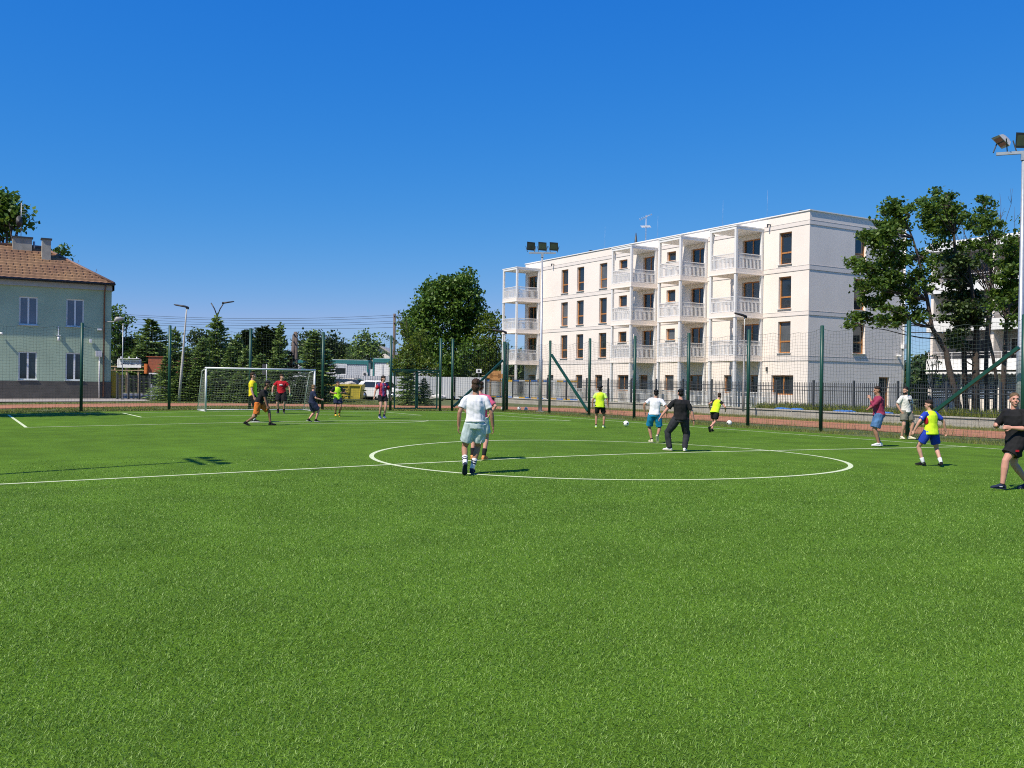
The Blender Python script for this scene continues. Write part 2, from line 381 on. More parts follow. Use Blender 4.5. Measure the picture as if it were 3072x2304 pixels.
shift(mb).build('roof_coping', M_white, bld)
bal = ((57.48,60.05),(40.52,43.05),(34.87,37.36),(29.36,31.89))
mb = MB(); gr = MB()
for z0, z1 in ((12.03,12.30),(9.10,9.40),(6.16,6.42),(3.20,3.48)):
    cuts = sorted(bal); y = a
    spans = []
    for c, d in cuts: spans.append((y, c)); y = d
    for c, d in spans:
        if d-c > .1:
            mb.bx((35.28,c,z0),(35.2995,d,z1))
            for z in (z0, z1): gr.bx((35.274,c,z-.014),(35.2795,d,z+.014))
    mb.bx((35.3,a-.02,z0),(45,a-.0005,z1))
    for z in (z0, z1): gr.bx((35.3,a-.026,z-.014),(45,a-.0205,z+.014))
build_each(shift(mb), 'string_course', M_band, bld); shift(gr).build('shade_line', M_groove, bld)
def window(par, O, ux, n, W, H, kind, lo, wood, mull=0, trans=0, dep=.2, fr=.075, sillm=None, glass=None):
    """window set dep behind the face; O = lower corner on the face, ux along, n outward"""
    O, ux, n = Vector(O)-lo, Vector(ux), Vector(n); o = O - n*dep
    P = lambda x, z, e=0: o + ux*x + Vector((0,0,z)) + n*e
    mb = MB()
    def fb(x0,x1,z0,z1,t=.06):
        c = P((x0+x1)/2,(z0+z1)/2); d = [abs(ux.x)*(x1-x0)+abs(n.x)*t, abs(ux.y)*(x1-x0)+abs(n.y)*t, z1-z0]; mb.box(c, d)
    fb(0,fr,0,H); fb(W-fr,W,0,H); fb(fr,W-fr,0,fr); fb(fr,W-fr,H-fr,H)
    for m_ in (mull if isinstance(mull,(list,tuple)) else ([mull] if mull else [])): fb(W*m_-fr*.6,W*m_+fr*.6,fr,H-fr,.056)
    if trans: fb(fr,W-fr,H*trans-fr*.7,H*trans+fr*.7,.052)
    w_ = mb.build('window', wood, par)
    g = MB(); g.quad(P(fr*.5,fr*.5,-.01),P(W-fr*.5,fr*.5,-.01),P(W-fr*.5,H-fr*.5,-.01),P(fr*.5,H-fr*.5,-.01)); g.build('pane', glass or M_glass, w_)
    if sillm:
        s_ = MB(); c = O + ux*(W/2) + n*(-.06) + Vector((0,0,-.02)); s_.box(c, [abs(ux.x)*(W+.12)+abs(n.x)*.32, abs(ux.y)*(W+.12)+abs(n.y)*.32, .035]); s_.build('sill', sillm, w_)
    return w_
M_gl2 = mat('curtained_glass', (.10,.105,.11), .12, .25, 1.2, spec=.6)
for i, (y0,y1,z0,z1,k) in enumerate(win):
    gm = M_gl2 if (i*7) % 5 == 0 else M_glass
    window(bld, (35.3,y0,z0), (0,1,0), (-1,0,0), y1-y0, z1-z0, k, LOC, M_wood, mull={'door':(.5,),'wide':(.5,)}.get(k,0), trans=.37 if k=='tall' else 0, sillm=M_sill if k in('tall','small') else None, glass=gm)
for x0,x1,z0,z1,k in ewin:
    window(bld, (x0,25.43,z0), (1,0,0), (0,-1,0), x1-x0, z1-z0, k, LOC, M_wood, trans=.37 if k=='tall' else 0, sillm=M_sill)
XO = 32.7
def rail_run(mb, fine, p, q, z):
    p, q = Vector((p[0],p[1],0)), Vector((q[0],q[1],0)); d = q-p; L = d.length; Z = Vector((0,0,1))
    for hz, t in ((z+1.02,.05),(z+.72,.04),(z+.06,.05)): mb.bar(p+Z*hz, q+Z*hz, .05, t)
    n = int(L/.125)
    for i in range(1, n): c = p+d*(i/n); mb.bar(c+Z*(z+.08), c+Z*(z+.70), .052, .03)
    for i in range(1, n*2): c = p+d*(i/(n*2)); fine.bar(c+Z*(z+.74), c+Z*(z+1.0), .014, .014)
for bi, (y0, y1) in enumerate(bal):
    for fi, z in enumerate((3.52, 6.45, 9.38)):
        s = MB(); s.bx((XO,y0,z-.30),(35.27,y1,z)); s.bx((XO-.03,y0-.03,z-.36),(35.27,y1+.03,z-.302)); sl = shift(s).build('balcony', M_white if False else M_ren, bld)
        r = MB(); f = MB(); e = .07
        rail_run(r, f, (XO+e,y0+e), (XO+e,y1-e), z); rail_run(r, f, (XO+e+.06,y0+e), (35.26,y0+e), z); rail_run(r, f, (XO+e+.06,y1-e), (35.26,y1-e), z)
        shift(r).build('railing', M_rail, sl); shift(f).build('railing_mesh', M_rail, sl)
        c = MB(); zt = (6.09, 9.02, 12.0)[fi]
        for x, y in ((XO+.09,y0+.09),(XO+.09,y1-.09),(35.17,y0+.09)): 
            c.bx((x-.085,y-.085,z+.001),(x+.085,y+.085,zt-.001))
        build_each(shift(c), 'column', M_rail, sl)
    s = MB(); s.bx((XO,y0,12.0),(35.27,y1,12.16)); s.bx((XO-.03,y0-.03,12.162),(35.27,y1+.03,12.24)); ro = shift(s).build('balcony_roof', M_white, bld)
    c = MB()
    for x, y in ((XO+.09,y0+.09),(XO+.09,y1-.09),(35.17,y0+.09)): c.bx((x-.085,y-.085,-.2),(x+.085,y+.085,3.159))
    build_each(shift(c), 'ground_column', M_rail, bld)
# terrace railings and a low coloured playground fence at ground floor
mb = MB(); f = MB()
for y0, y1 in ((43.3,49.8),(26.2,42.9)): rail_run(mb, f, (33.4,y0), (33.4,y1), .05)
shift(mb).build('terrace_railing', M_rail, bld); shift(f).build('terrace_railing_mesh', M_rail, bld)
mb = MB()
for y, x in ((28.8,35.12),(34.2,35.12),(45.9,35.12),(55.2,35.12)):
    p = Vector((35.2,y,12.42)); mb.box((35.14,y,12.42),(.3,.1,.06)); mb.box((35.02,y,12.32),(.06,.08,.22))
build_each(shift(mb), 'scupper', M_dark, bld)
mb = MB()
for y, x, hh in ((27.2,36.5,.3),(30.4,36.5,.22),(38.2,37.,.2),(42.4,36.5,.2),(49.4,36.5,.18),(51.15,36.5,.35)): mb.tube([(x,y,12.75),(x,y,12.95+hh)], .09, 8); mb.box((x,y,12.97+hh),(.26,.26,.05))
build_each(shift(mb), 'roof_vent', M_dark, bld)
mb = MB()
mb.tube([(37.,44.1,12.75),(37.,44.1,15.5)], .035, 6); mb.tube([(36.6,43.8,14.55),(37.3,44.4,14.55)], .02, 5); mb.tube([(36.7,44.6,15.15),(37.3,43.7,15.55)], .02, 5)
for k in range(7): t = k/6; p = Vector((36.65+.65*t, 43.8+.6*t, 14.55)); mb.tube([p+Vector((.28,-.28,0)), p-Vector((.28,-.28,0))], .012, 4); q = Vector((36.72+.55*t, 44.55-.8*t, 15.17+.36*t)); mb.tube([q+Vector((.15,.12,-.05)), q-Vector((.15,.12,-.05))], .012, 4)
shift(mb).build('aerial', M_galv, bld)
mb = MB(); mb.tube([(36.6,44.9,12.7),(36.6,44.9,13.2),(36.6,44.9,14.1)], [.16,.14,.03], 8); shift(mb).build('cowl', M_dark, bld)
mb = MB()
for y in (29.8,34.1,41.4,48.4): mb.tube([(36,y,12.7),(36,y,15.0)], [.008,.004], 5)
build_each(shift(mb), 'lightning_rod', M_galv, bld)
mb = MB(); mb.box((35.24,28.9,2.65),(.12,.1,.28)); shift(mb).build('wall_lamp', M_dark, bld)
mb = MB(); mb.tube([(44.9,25.36,0),(44.9,25.36,12.6)], .06, 8); mb.box((44.9,25.33,7.2),(.34,.2,.3)); mb.box((44.9,25.33,4.4),(.34,.2,.3)); shift(mb).build('downpipe', M_white, bld)
mb = MB(); mb.box((44.3,25.36,3.75),(.14,.14,.1)); mb.tube([(44.3,25.3,3.75),(44.1,25.0,3.7)], .08, 8); build_each(shift(mb), 'security_camera', M_white, bld)

# grey lower annex behind the right end
an = thing('annex_building', 'grey flat roofed annex behind the right end of the white block', 'building', (45.1,31.5,0))
la = Vector((45.1,31.5,0))
mb = MB(); wall(mb, (45.1,31.5,-.3), (1,0,0), 7.2, 8.6, [(4.9,6.3,5.1,6.9)], .2, (0,-1,0)); mb.quad((52.3,31.5,-.3),(52.3,40,-.3),(52.3,40,8.3),(52.3,31.5,8.3)); mb.quad((45.1,31.5,8.29),(52.3,31.5,8.29),(52.3,40,8.29),(45.1,40,8.29)); mb.quad((45.1,40,-.3),(45.1,31.5,-.3),(45.1,31.5,8.3),(45.1,40,8.3))
mb.v = [tuple(Vector(v)-la) for v in mb.v]; mb.build('wall', M_band, an)
mb = MB(); mb.bx((-.05,-.05,8.3),(7.25,8.5,8.42)); mb.build('roof', M_sill, an)
mb = MB(); 
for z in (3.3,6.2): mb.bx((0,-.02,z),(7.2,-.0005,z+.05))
mb.build('shade_line', M_groove, an)
window(an, (50.,31.5,4.8), (1,0,0), (0,-1,0), 1.4, 1.8, '', la, M_white, mull=.5, sillm=M_sill)

# ---------------------------------------------------------------- balcony block at the right edge
XB = 54.4; lb = Vector((XB, 8, 0))
rb = thing('balcony_building', 'white apartment block with long balconies and orange panels behind the right hand trees', 'building', lb)
M_org = mat('orange_panel', (.42,.17,.05), .55, .15, 1.5); M_grey = mat('grey_render', (.30,.29,.28), .85, .06, 1)
def sh(mb): mb.v = [tuple(Vector(v)-lb) for v in mb.v]; return mb
ye = 30.1; hol = []
lev = (3.25, 6.25, 9.25)
for z in lev:
    for y0 in (9,13.5,18.,22.4,26.2): hol.append((y0-8, y0-8+2.2, z+.35, z+2.45))
hol += [(y0-8,y0-8+3.,.35,2.3) for y0 in (9,13,17,21,25.2)]
mb = MB(); wall(mb, (XB+1.9,8,-.3), (0,1,0), ye-8, 13.1, hol, .2, (-1,0,0)); mb.quad((XB+1.9,ye,-.3),(68,ye,-.3),(68,ye,12.8),(XB+1.9,ye,12.8)); mb.quad((XB+1.9,8,12.79),(68,8,12.79),(68,ye,12.79),(XB+1.9,ye,12.79)); sh(mb).build('wall', M_grey, rb)
mb = MB(); mb.bx((XB-.2,8,12.25),(68,ye+.2,12.7)); mb.bx((XB+.1,8,12.7),(68,ye,13.0)); sh(mb).build('roof', M_white, rb)
for z in lev:
    mb = MB(); mb.bx((XB,8,z-.25),(XB+1.88,ye+.05,z)); b_ = sh(mb).build('balcony', M_grey, rb)
    mb = MB(); mb.bx((XB-.06,8,z-.3),(XB-.002,ye+.1,z+.55)); mb.bx((XB,ye+.052,z-.3),(XB+1.88,ye+.1,z+.55)); sh(mb).build('parapet', M_white, b_)
    mb = MB(); mb.bar((XB,8,z+1.05),(XB,ye,z+1.05),.05); mb.bar((XB,8,z+.85),(XB,ye,z+.85),.03)
    for i in range(12): mb.bar((XB,8+i*2,z+.552),(XB,8+i*2,z+1.02),.04)
    sh(mb).build('railing', M_sill, b_)
    mb = MB()
    for y in (ye-.2, 24.9, 20.4): mb.bx((XB+.2,y-.12,z+.002),(XB+1.88,y+.12,z+2.68))
    build_each(sh(mb), 'partition', M_ren, b_)
    mb = MB()
    for y in (21.2, 16.7): mb.bx((XB+1.78,y,z+.002),(XB+1.895,y+1.25,z+2.6))
    build_each(sh(mb), 'orange_panel', M_org, b_)
for i, hq in enumerate(hol): window(rb, (XB+1.9,8+hq[0],hq[2]-.3), (0,1,0), (-1,0,0), hq[1]-hq[0], hq[3]-hq[2], '', lb, M_white, mull=.5)
mb = MB()   # scalloped white awning and ground floor pillars
for k in range(60):
    y = 20.3+k*.16; mb.bx((XB-1.0,y,2.72),(XB-.96,y+.159,2.60 if k%2 else 2.66))
mb.bx((XB-1.0,20.3,2.72),(XB-.04,29.9,2.78)); sh(mb).build('awning', M_white, rb)
mb = MB()
for y in (21,24.2,27,29.8): mb.bx((XB-.2,y-.14,-.2),(XB+.1,y+.14,2.6))
mb.bx((XB-.1,20,-.2),(XB+.06,29.6,.75)); build_each(sh(mb), 'pillar', M_ren, rb)
mb = MB()
for y0 in (21.3,24.4,27.2):
    for k in range(14): z = .85+k*.125; mb.bx((XB-.02,y0,z),(XB+.02,y0+2.4,z+.055))
sh(mb).build('blind', mat('blue_grey_slats', (.20,.26,.36), .5, .1), rb)

# ================================================================ old green house
lh = Vector((-2.55, 54., 0))
M_hw = mat('pale_green_render', (.385,.49,.35), .9, .10, .55, .2, 70); M_plinth = mat('dark_plinth', (.105,.095,.08), .9, .15, 2., .4, 40)
hs = thing('green_house', 'two storey pale green house with brown tiled hip roof', 'house', lh)
sh2 = lambda mb: (setattr(mb, 'v', [tuple(Vector(v)-lh) for v in mb.v]), mb)[1]
hw = [(x, x+1.12, z, z+1.9) for x in (-8.27,-5.42,-11.3,-14.3) for z in (1.22, 4.9)]
mb = MB(); wall(mb, (-30,54,0), (1,0,0), 27.45, 7.9, [(a+30,b+30,c,d) for a,b,c,d in hw], .16, (0,-1,0))
mb.quad((-2.55,54,0),(-2.55,63,0),(-2.55,63,7.9),(-2.55,54,7.9)); mb.quad((-30,63,0),(-2.55,63,0),(-2.55,63,7.9),(-30,63,7.9)); sh2(mb).build('wall', M_hw, hs)
mb = MB(); mb.bx((-30,53.95,-.2),(-2.5,53.998,1.16)); mb.bx((-2.548,53.95,-.2),(-2.5,63,1.16)); sh2(mb).build('plinth', M_plinth, hs)
mb = MB(); mb.bx((-30,53.8,7.52),(-2.40,53.998,7.86)); mb.bx((-2.548,53.8,7.52),(-2.40,63.2,7.86)); sh2(mb).build('fascia', mat('grey_fascia', (.42,.43,.43), .8, .06, 2), hs)
M_gl3 = mat('blue_blind_glass', (.13,.16,.20), .1, .2, .9, spec=.6)
for x0,x1,z0,z1 in hw: window(hs, (x0,54,z0), (1,0,0), (0,-1,0), 1.12, 1.9, '', lh, M_white, mull=.5, dep=.11, fr=.09, sillm=M_sill, glass=M_gl3 if z0 > 3 else M_glass)
mb = MB(); mb.tube([(-30,53.42,7.93),(-2.46,53.42,7.93)], .085, 8); mb.tube([(-2.46,53.4,7.93),(-2.46,63.5,7.93)], .085, 8); mb.bx((-30,53.52,7.865),(-2.5,63.4,7.905)); sh2(mb).build('gutter', M_black, hs)
mb = MB(); mb.tube([(-3.03,53.45,7.85),(-3.03,53.5,7.6),(-3.03,53.86,7.35),(-3.03,53.86,.1)], .055, 8); sh2(mb).build('downpipe', mat('copper_brown', (.16,.07,.045), .4, .2), hs)
mb = MB(); mb.tube([(-3.3,53.9,.05),(-3.3,53.9,3.0)], .05, 8); mb.bx((-3.55,53.8,2.9),(-3.15,53.945,3.3)); sh2(mb).build('cable_box', M_sill, hs)
mb = MB(); mb.bar((-3.0,53.95,5.35),(-2.4,53.5,5.35),.05); mb.loft([((-2.45,53.35,5.42),(0,.1,0),(0,0,.1)),((-2.35,53.3,5.52),(0,.2,0),(0,0,.16)),((-1.95,53.3,5.56),(0,.2,0),(0,0,.12)),((-1.85,53.3,5.55),(0,.1,0),(0,0,.05))],12); sh2(mb).build('flood_lamp', mat('grey_lamp_shell', (.33,.33,.32), .5, .1), hs)
mb = MB(); mb.bx((-5.92,53.9,4.3),(-5.86,53.95,4.9)); mb.bx((-6.02,53.7,4.25),(-5.76,53.95,4.29)); mb.tube([(-5.89,53.8,4.2),(-5.89,53.72,3.9)], .07, 8); mb.bx((-3.97,53.8,3.85),(-3.8,53.95,4.1)); mb.bx((-3.45,53.75,4.72),(-3.2,53.95,4.84)); mb.tube([(-9.4,53.9,4.3),(-9.25,53.6,4.25)], .07, 8); build_each(sh2(mb), 'security_camera', M_white, hs)
# roof with pressed tile courses
M_tile = mat('roof_tile', (.20,.105,.055), .75, 0, .5, .3, 30, rgb2=(.285,.165,.078))
V = []; F = []
nx, ny = 330, 100; X0, X1 = -30, -2.5
sl = math.hypot(5.1, 2.75)
gxs = np.linspace(X0, X1, nx); gss = np.linspace(0, 1, ny)
for j, s in enumerate(gss):
    for i, x in enumerate(gxs):
        d = s*sl; ph = (x/.42) % 1; c = (d/.48 + .14*(1-abs(2*ph-1)**2)) % 1
        hgt = .13*(1-c) + .012*math.sin(ph*2*math.pi)
        V.append((x-lh.x, 53.4+5.1*s-lh.y, 7.9+2.75*s+hgt))
for j in range(ny-1):
    for i in range(nx-1):
        xm = (gxs[i]+gxs[i+1])/2
        if xm < -2.5-4.1*(gss[j]): F.append((j*nx+i, j*nx+i+1, (j+1)*nx+i+1, (j+1)*nx+i))
rf = np_mesh('roof', V, F, M_tile, hs)
mb = MB(); mb.add([(-2.5,53.4,7.9),(-2.5,63.6,7.9),(-6.6,58.5,10.65)], [(0,1,2)]); mb.add([(-2.5,63.6,7.9),(-30,63.6,7.9),(-30,58.5,10.65),(-6.6,58.5,10.65)], [(0,1,2,3)]); sh2(mb).build('rear_roof_slope', M_tile, hs)
mb = MB(); mb.tube([(-2.5,53.4,8.0),(-6.6,58.5,10.72)], .1, 8); mb.tube([(-30,58.5,10.74),(-6.6,58.5,10.74)], .1, 8); mb.tube([(-2.5,63.6,8.0),(-6.6,58.5,10.72)], .1, 8)
for t in (.25,.5,.75): p = Vector((-2.5,53.4,8.05)).lerp(Vector((-6.6,58.5,10.75)), t); mb.tube([p, p+Vector((.08,0,.32))], .015, 4)
sh2(mb).build('ridge_cap', mat('ridge_brown', (.20,.11,.075), .6, .15), hs)
M_chim = mat('chimney_render', (.36,.35,.30), .9, .22, 2.2, .4, 40)
for (x0,x1,y0,y1,z0,z1) in ((-8.5,-7.3,57.8,58.4,9.9,11.2),(-6.75,-6.2,56.5,57.1,9.2,11.05)):
    mb = MB(); mb.bx((x0,y0,z0),(x1,y1,z1)); c_ = sh2(mb).build('chimney', M_chim, rf)
    mb = MB(); mb.bx((x0-.07,y0-.07,z1+.002),(x1+.07,y1+.07,z1+.1)); sh2(mb).build('chimney_cap', M_dark, c_)
mb = MB(); mb.tube([(-7.15,58.1,10.4),(-7.15,58.1,11.05)], .07, 8); mb.tube([(-7.98,58.1,11.3),(-7.98,58.1,13.7)], .025, 6)
for k in range(5): mb.bar((-7.98,58.1,12.9+k*.18),(-7.7,58.,12.9+k*.18),.02)
sh2(mb).build('aerial', M_galv, hs)
mb = MB(); mb.loft([((-8.12,57.75,12.32),(0,0,.42),(.22,.1,0)),((-8.1,57.85,12.32),(0,0,.3),(.16,.07,0)),((-8.08,57.95,12.32),(0,0,.05),(.05,.01,0))], 16); mb.bar((-8.08,57.95,12.3),(-7.98,58.1,12.2),.04); sh2(mb).build('satellite_dish', mat('grey_dish', (.04,.043,.047), .6, .1), hs)
# yellow service cabinet
yc = thing('service_cabinet', 'tall yellow metal cabinet standing at the corner of the green house', 'cabinet', (-2.05,54.75,-.02))
mb = MB(); mb.add([(-.42,-.25,.02),(.38,-.25,.02),(.38,.25,.02),(-.42,.25,.02),(-.42,-.25,1.95),(.38,-.25,1.72),(.38,.25,1.72),(-.42,.25,1.95)], [(3,2,1,0),(4,5,6,7),(0,1,5,4),(1,2,6,5),(2,3,7,6),(3,0,4,7)]); mb.build('body', mat('yellow_paint', (.50,.34,.015), .5, .08, 3), yc, bevel=.02)
mb = MB(); mb.bx((-.36,-.262,.1),(-.01,-.2505,1.62)); mb.bx((.01,-.262,.1),(.34,-.2505,1.62)); mb.build('door', mat('yellow_paint', (1,1,0)), yc)
mb = MB(); mb.bx((-.06,-.29,.8),(-.03,-.2625,.95)); mb.build('handle', M_dark, yc)
# ================================================================ ball-stop net fences round the pitch
M_net = mat('net_cord', (.03,.045,.04), .8, .2)
def net_bay(mb, A, B, zt, cell=.13, th=.0065, sag=.16, seed=0):
    """sagging knotted net between two posts; A, B base points; zt net height"""
    A, B = Vector(A), Vector(B); d = B-A; L = math.hypot(d.x, d.y); nx = max(2, int(L/cell)); nz_ = int(zt/cell); nrm = Vector((-d.y, d.x, 0)).normalized()
    hooks = max(3, int(L/.95))
    def P(i, j):
        t = i/nx; u = (t*hooks) % 1
        top = zt - sag*(4*t*(1-t))*.6 - .10*4*u*(1-u)
        z = .06 + (top-.06)*j/nz_
        w_ = noise.noise((t*5+seed, z*.8, seed*1.7))
        return A + d*t + nrm*(.10*w_*min(1, 3*t*(1-t)*4)) + Vector((0,0,z + .03*noise.noise((t*7, z, seed+5))))
    pts = [[P(i,j) for j in range(nz_+1)] for i in range(nx+1)]
    for i in range(nx+1):
        mb.tube(pts[i][::3] + ([pts[i][-1]] if nz_%3 else []), th/2, 3, False)
    for j in range(nz_+1):
        mb.tube([pts[i][j] for i in range(nx+1)][::2] + ([pts[nx][j]] if nx%2 else []), (th if j == nz_ else th/2), 3, False)
def post(name, x, y, par, lo, h=4.0, r=.072):
    mb = MB(); z = gz(x)-.05; mb.tube([(x-lo.x,y-lo.y,z-lo.z),(x-lo.x,y-lo.y,z+h+.06-lo.z)], r, 10); mb.ell((x-lo.x,y-lo.y,z+h+.06-lo.z), (r*1.02,r*1.02,.025), n=10, k=4)
    return mb.build('post', M_green, par)
def net_fence(label, pts, braces, skip=(), group=None):
    lo = Vector((pts[0][0], pts[0][1], 0)); t = thing('net_fence', label, 'net fence', lo)
    P = [Vector((p[0], p[1], gz(p[0]))) for p in pts]
    for p in pts:
        post('post', p[0], p[1], t, lo)
    for i in range(len(P)-1):
        if i in skip: continue
        mb = MB(); net_bay(mb, P[i]-lo, P[i+1]-lo, 3.92, seed=i*3.1+len(pts)); mb.build('net', M_net, t)
    for a, b, z0, z1 in braces:
        mb = MB(); mb.bar(Vector((a[0],a[1],gz(a[0])+z0))-lo, Vector((b[0],b[1],gz(b[0])+z1))-lo, .11, .11); mb.build('brace', M_green, t)
    return t
YB, XR = 30.0, 16.2
fx = lambda u, v: ply(u, v, YB).x
fy = lambda u, v: plx(u, v, XR).y
xs_b = [-18.4,-14.6,-10.85,-7.06,-3.25,.57,4.32,8.12,11.1,11.85,15.18]
net_fence('tall green net fence along the goal end of the pitch', [(x, YB) for x in xs_b] + [(XR, 31.6)], [((11.95,YB),(15.1,YB),.25,2.95)], skip=(7,8))
ys_r = [31.6-.02, 26.73, 23.0, 19.29, 15.46, 11.79, 8.01, 4.27, .23, -3.6, -7.4]
net_fence('tall green net fence along the right touchline', [(XR+.16 if i == 0 else XR, y) for i, y in enumerate(ys_r)], [((XR,26.6),(XR,23.1),3.25,.25),((XR,4.15),(XR,.4),.25,3.0)])
# gate with two leaves at the end of the goal line fence
gt = thing('mesh_gate', 'low double green mesh gate in the net fence behind the goal', 'gate', (8.12, YB, gz(9)))
def gp(x, z): return Vector((x-8.12, 0, z))
for x0, x1 in ((8.35, 9.62), (9.70, 10.9)):
    mb = MB()
    for a, b in ((gp(x0,.12),gp(x0,2.1)),(gp(x1,.12),gp(x1,2.1)),(gp(x0,2.1),gp(x1,2.1)),(gp(x0,.12),gp(x1,.12))): mb.bar(a, b, .06)
    lf = mb.build('gate_leaf', M_green, gt)
    mb = MB(); nn = int((x1-x0)/.05)
    for i in range(1, nn): mb.bar(gp(x0+(x1-x0)*i/nn,.13), gp(x0+(x1-x0)*i/nn,2.09), .005)
    for i in range(1, 10): mb.bar(gp(x0,.12+.2*i), gp(x1,.12+.2*i), .006)
    mb.build('mesh_panel', M_green, lf)
    mb = MB(); mb.box(gp((x1 if x0 < 9 else x0)+(-.1 if x0 < 9 else .1), 1.05)+Vector((0,-.05,0)), (.12,.05,.03)); mb.build('handle', M_black, lf)
mb = MB(); mb.bar(gp(8.2,2.2), gp(11.05,2.2), .08); mb.build('lintel', M_green, gt)

# ================================================================ goal
M_goal = mat('white_goal_paint', (.60,.62,.62), .35, .05, 6)
M_gnet = mat('white_net_cord', (.42,.46,.38), .8, .05)
gy0 = gy(GX); gl = Vector((GX, gy0, 0)); HW, GH, DEPT = 2.575, 2.0, 1.15
goal = thing('football_goal', 'white football goal with sagging net on the far goal line', 'goal', gl)
def gp3(x, y, z): return Vector((x, y + GL*x, z + gz(GX+x)))
for s in (-1, 1):
    mb = MB(); mb.tube([gp3(s*HW,0,0), gp3(s*HW,0,GH)], .047, 10); mb.build('goal_post', M_goal, goal)
    mb = MB(); mb.tube([gp3(s*HW,0,GH-.03), gp3(s*HW,.75,GH-.12), gp3(s*HW,1.0,1.35), gp3(s*HW,1.6,.05)], .022, 8); mb.tube([gp3(s*HW,0,.03), gp3(s*HW,1.6,.03)], .025, 8); mb.build('net_support', M_goal, goal)
mb = MB(); mb.tube([gp3(-HW-.05,0,GH), gp3(HW+.05,0,GH)], .048, 10); mb.build('crossbar', M_goal, goal)
mb = MB(); mb.tube([gp3(-HW,1.6,.03), gp3(HW,1.6,.03)], .025, 8); mb.build('ground_bar', M_goal, goal)
mb = MB(); th = .0030; nx = 40; prof = [(0,GH-.04),(.38,GH-.22),(.72,GH-.42),(.82,1.35),(.95,1.0),(1.15,.7),(1.38,.35),(1.55,.06)]
def pr(s):
    s *= len(prof)-1; i = min(int(s), len(prof)-2); f = s-i; return prof[i][0]*(1-f)+prof[i+1][0]*f, prof[i][1]*(1-f)+prof[i+1][1]*f
def gn(i, s):
    x = -HW+2*HW*i/nx; y, z = pr(s); k = noise.noise((x*1.1, s*4, 2.)); sg = .16*math.sin(math.pi*min(1,s*1.6))*(1-(x/HW)**2); return gp3(x+.03*noise.noise((x*3,s*9,1)), y+.1*k*(1-abs(x/HW)), z-sg*.7+.05*noise.noise((x*2.2,s*6,7)))
ns = 24
for i in range(nx+1): mb.tube([gn(i, j/ns) for j in range(ns+1)], th, 3, False)
for j in range(ns+1): mb.tube([gn(i, j/ns) for i in range(0,nx+1,2)], th, 3, False)
for s in (-1, 1):
    for j in range(1, 16):
        z = GH*j/16*.97; ymax = np.interp(-z, [-p[1] for p in prof], [p[0] for p in prof]); mb.tube([gp3(s*HW,0.02,z), gp3(s*HW+.03*s,ymax/2,z-.03), gp3(s*HW,ymax,z)], th, 3, False)
    for k in range(1, 12): y = 1.5*k/12; zz = np.interp(y, [p[0] for p in prof], [p[1] for p in prof]); mb.tube([gp3(s*HW,y,.05), gp3(s*HW,y,zz)], th, 3, False)
mb.build('goal_net', M_gnet, goal)

# ================================================================ balls
def ball_mat():
    m = bpy.data.materials.new('match_ball'); m.use_nodes = True; N = m.node_tree.nodes; Lk = m.node_tree.links; b = N['Principled BSDF']; b.inputs['Roughness'].default_value = .4
    tc = N.new('ShaderNodeTexCoord'); v = N.new('ShaderNodeTexVoronoi'); v.inputs['Scale'].default_value = 8.5; v.inputs['Randomness'].default_value = .25
    Lk.new(tc.outputs['Object'], v.inputs['Vector']); r = N.new('ShaderNodeValToRGB'); r.color_ramp.interpolation = 'CONSTANT'; e = r.color_ramp.elements; e[0].color = (.02,.02,.025,1); e[1].position = .30; e[1].color = (.80,.80,.74,1)
    Lk.new(v.outputs['Distance'], r.inputs['Fac']); Lk.new(r.outputs['Color'], b.inputs['Base Color']); return m
M_ball = ball_mat()
bm0 = MB(); bm0.ell((0,0,0), (.11,.11,.11), n=24, k=16); ball0 = None
for u, v, lab, rot in ((1508,1231,'white football at the foot of the corner post, leftmost of three by the net',.3),(1557,1232,'middle one of the three footballs lying beside the floodlight pole',1.2),(1578,1233,'football lying closest to the floodlight pole base',2.5),(1878,1280,'white and black football on the turf ahead of the boy in lime bib',.9),(2188,1277,'football near the touchline in front of the running boy',1.9)):
    p = ground(u, v)
    if ball0 is None: o = ball0 = bm0.build('football', M_ball)
    else: o = ball0.copy(); COL.objects.link(o)
    o.location = (p.x, p.y, gz(p.x)+.118); o.rotation_euler = (rot, rot*2, rot*.7); tag(o, lab, 'ball', 'white footballs lying on the pitch')

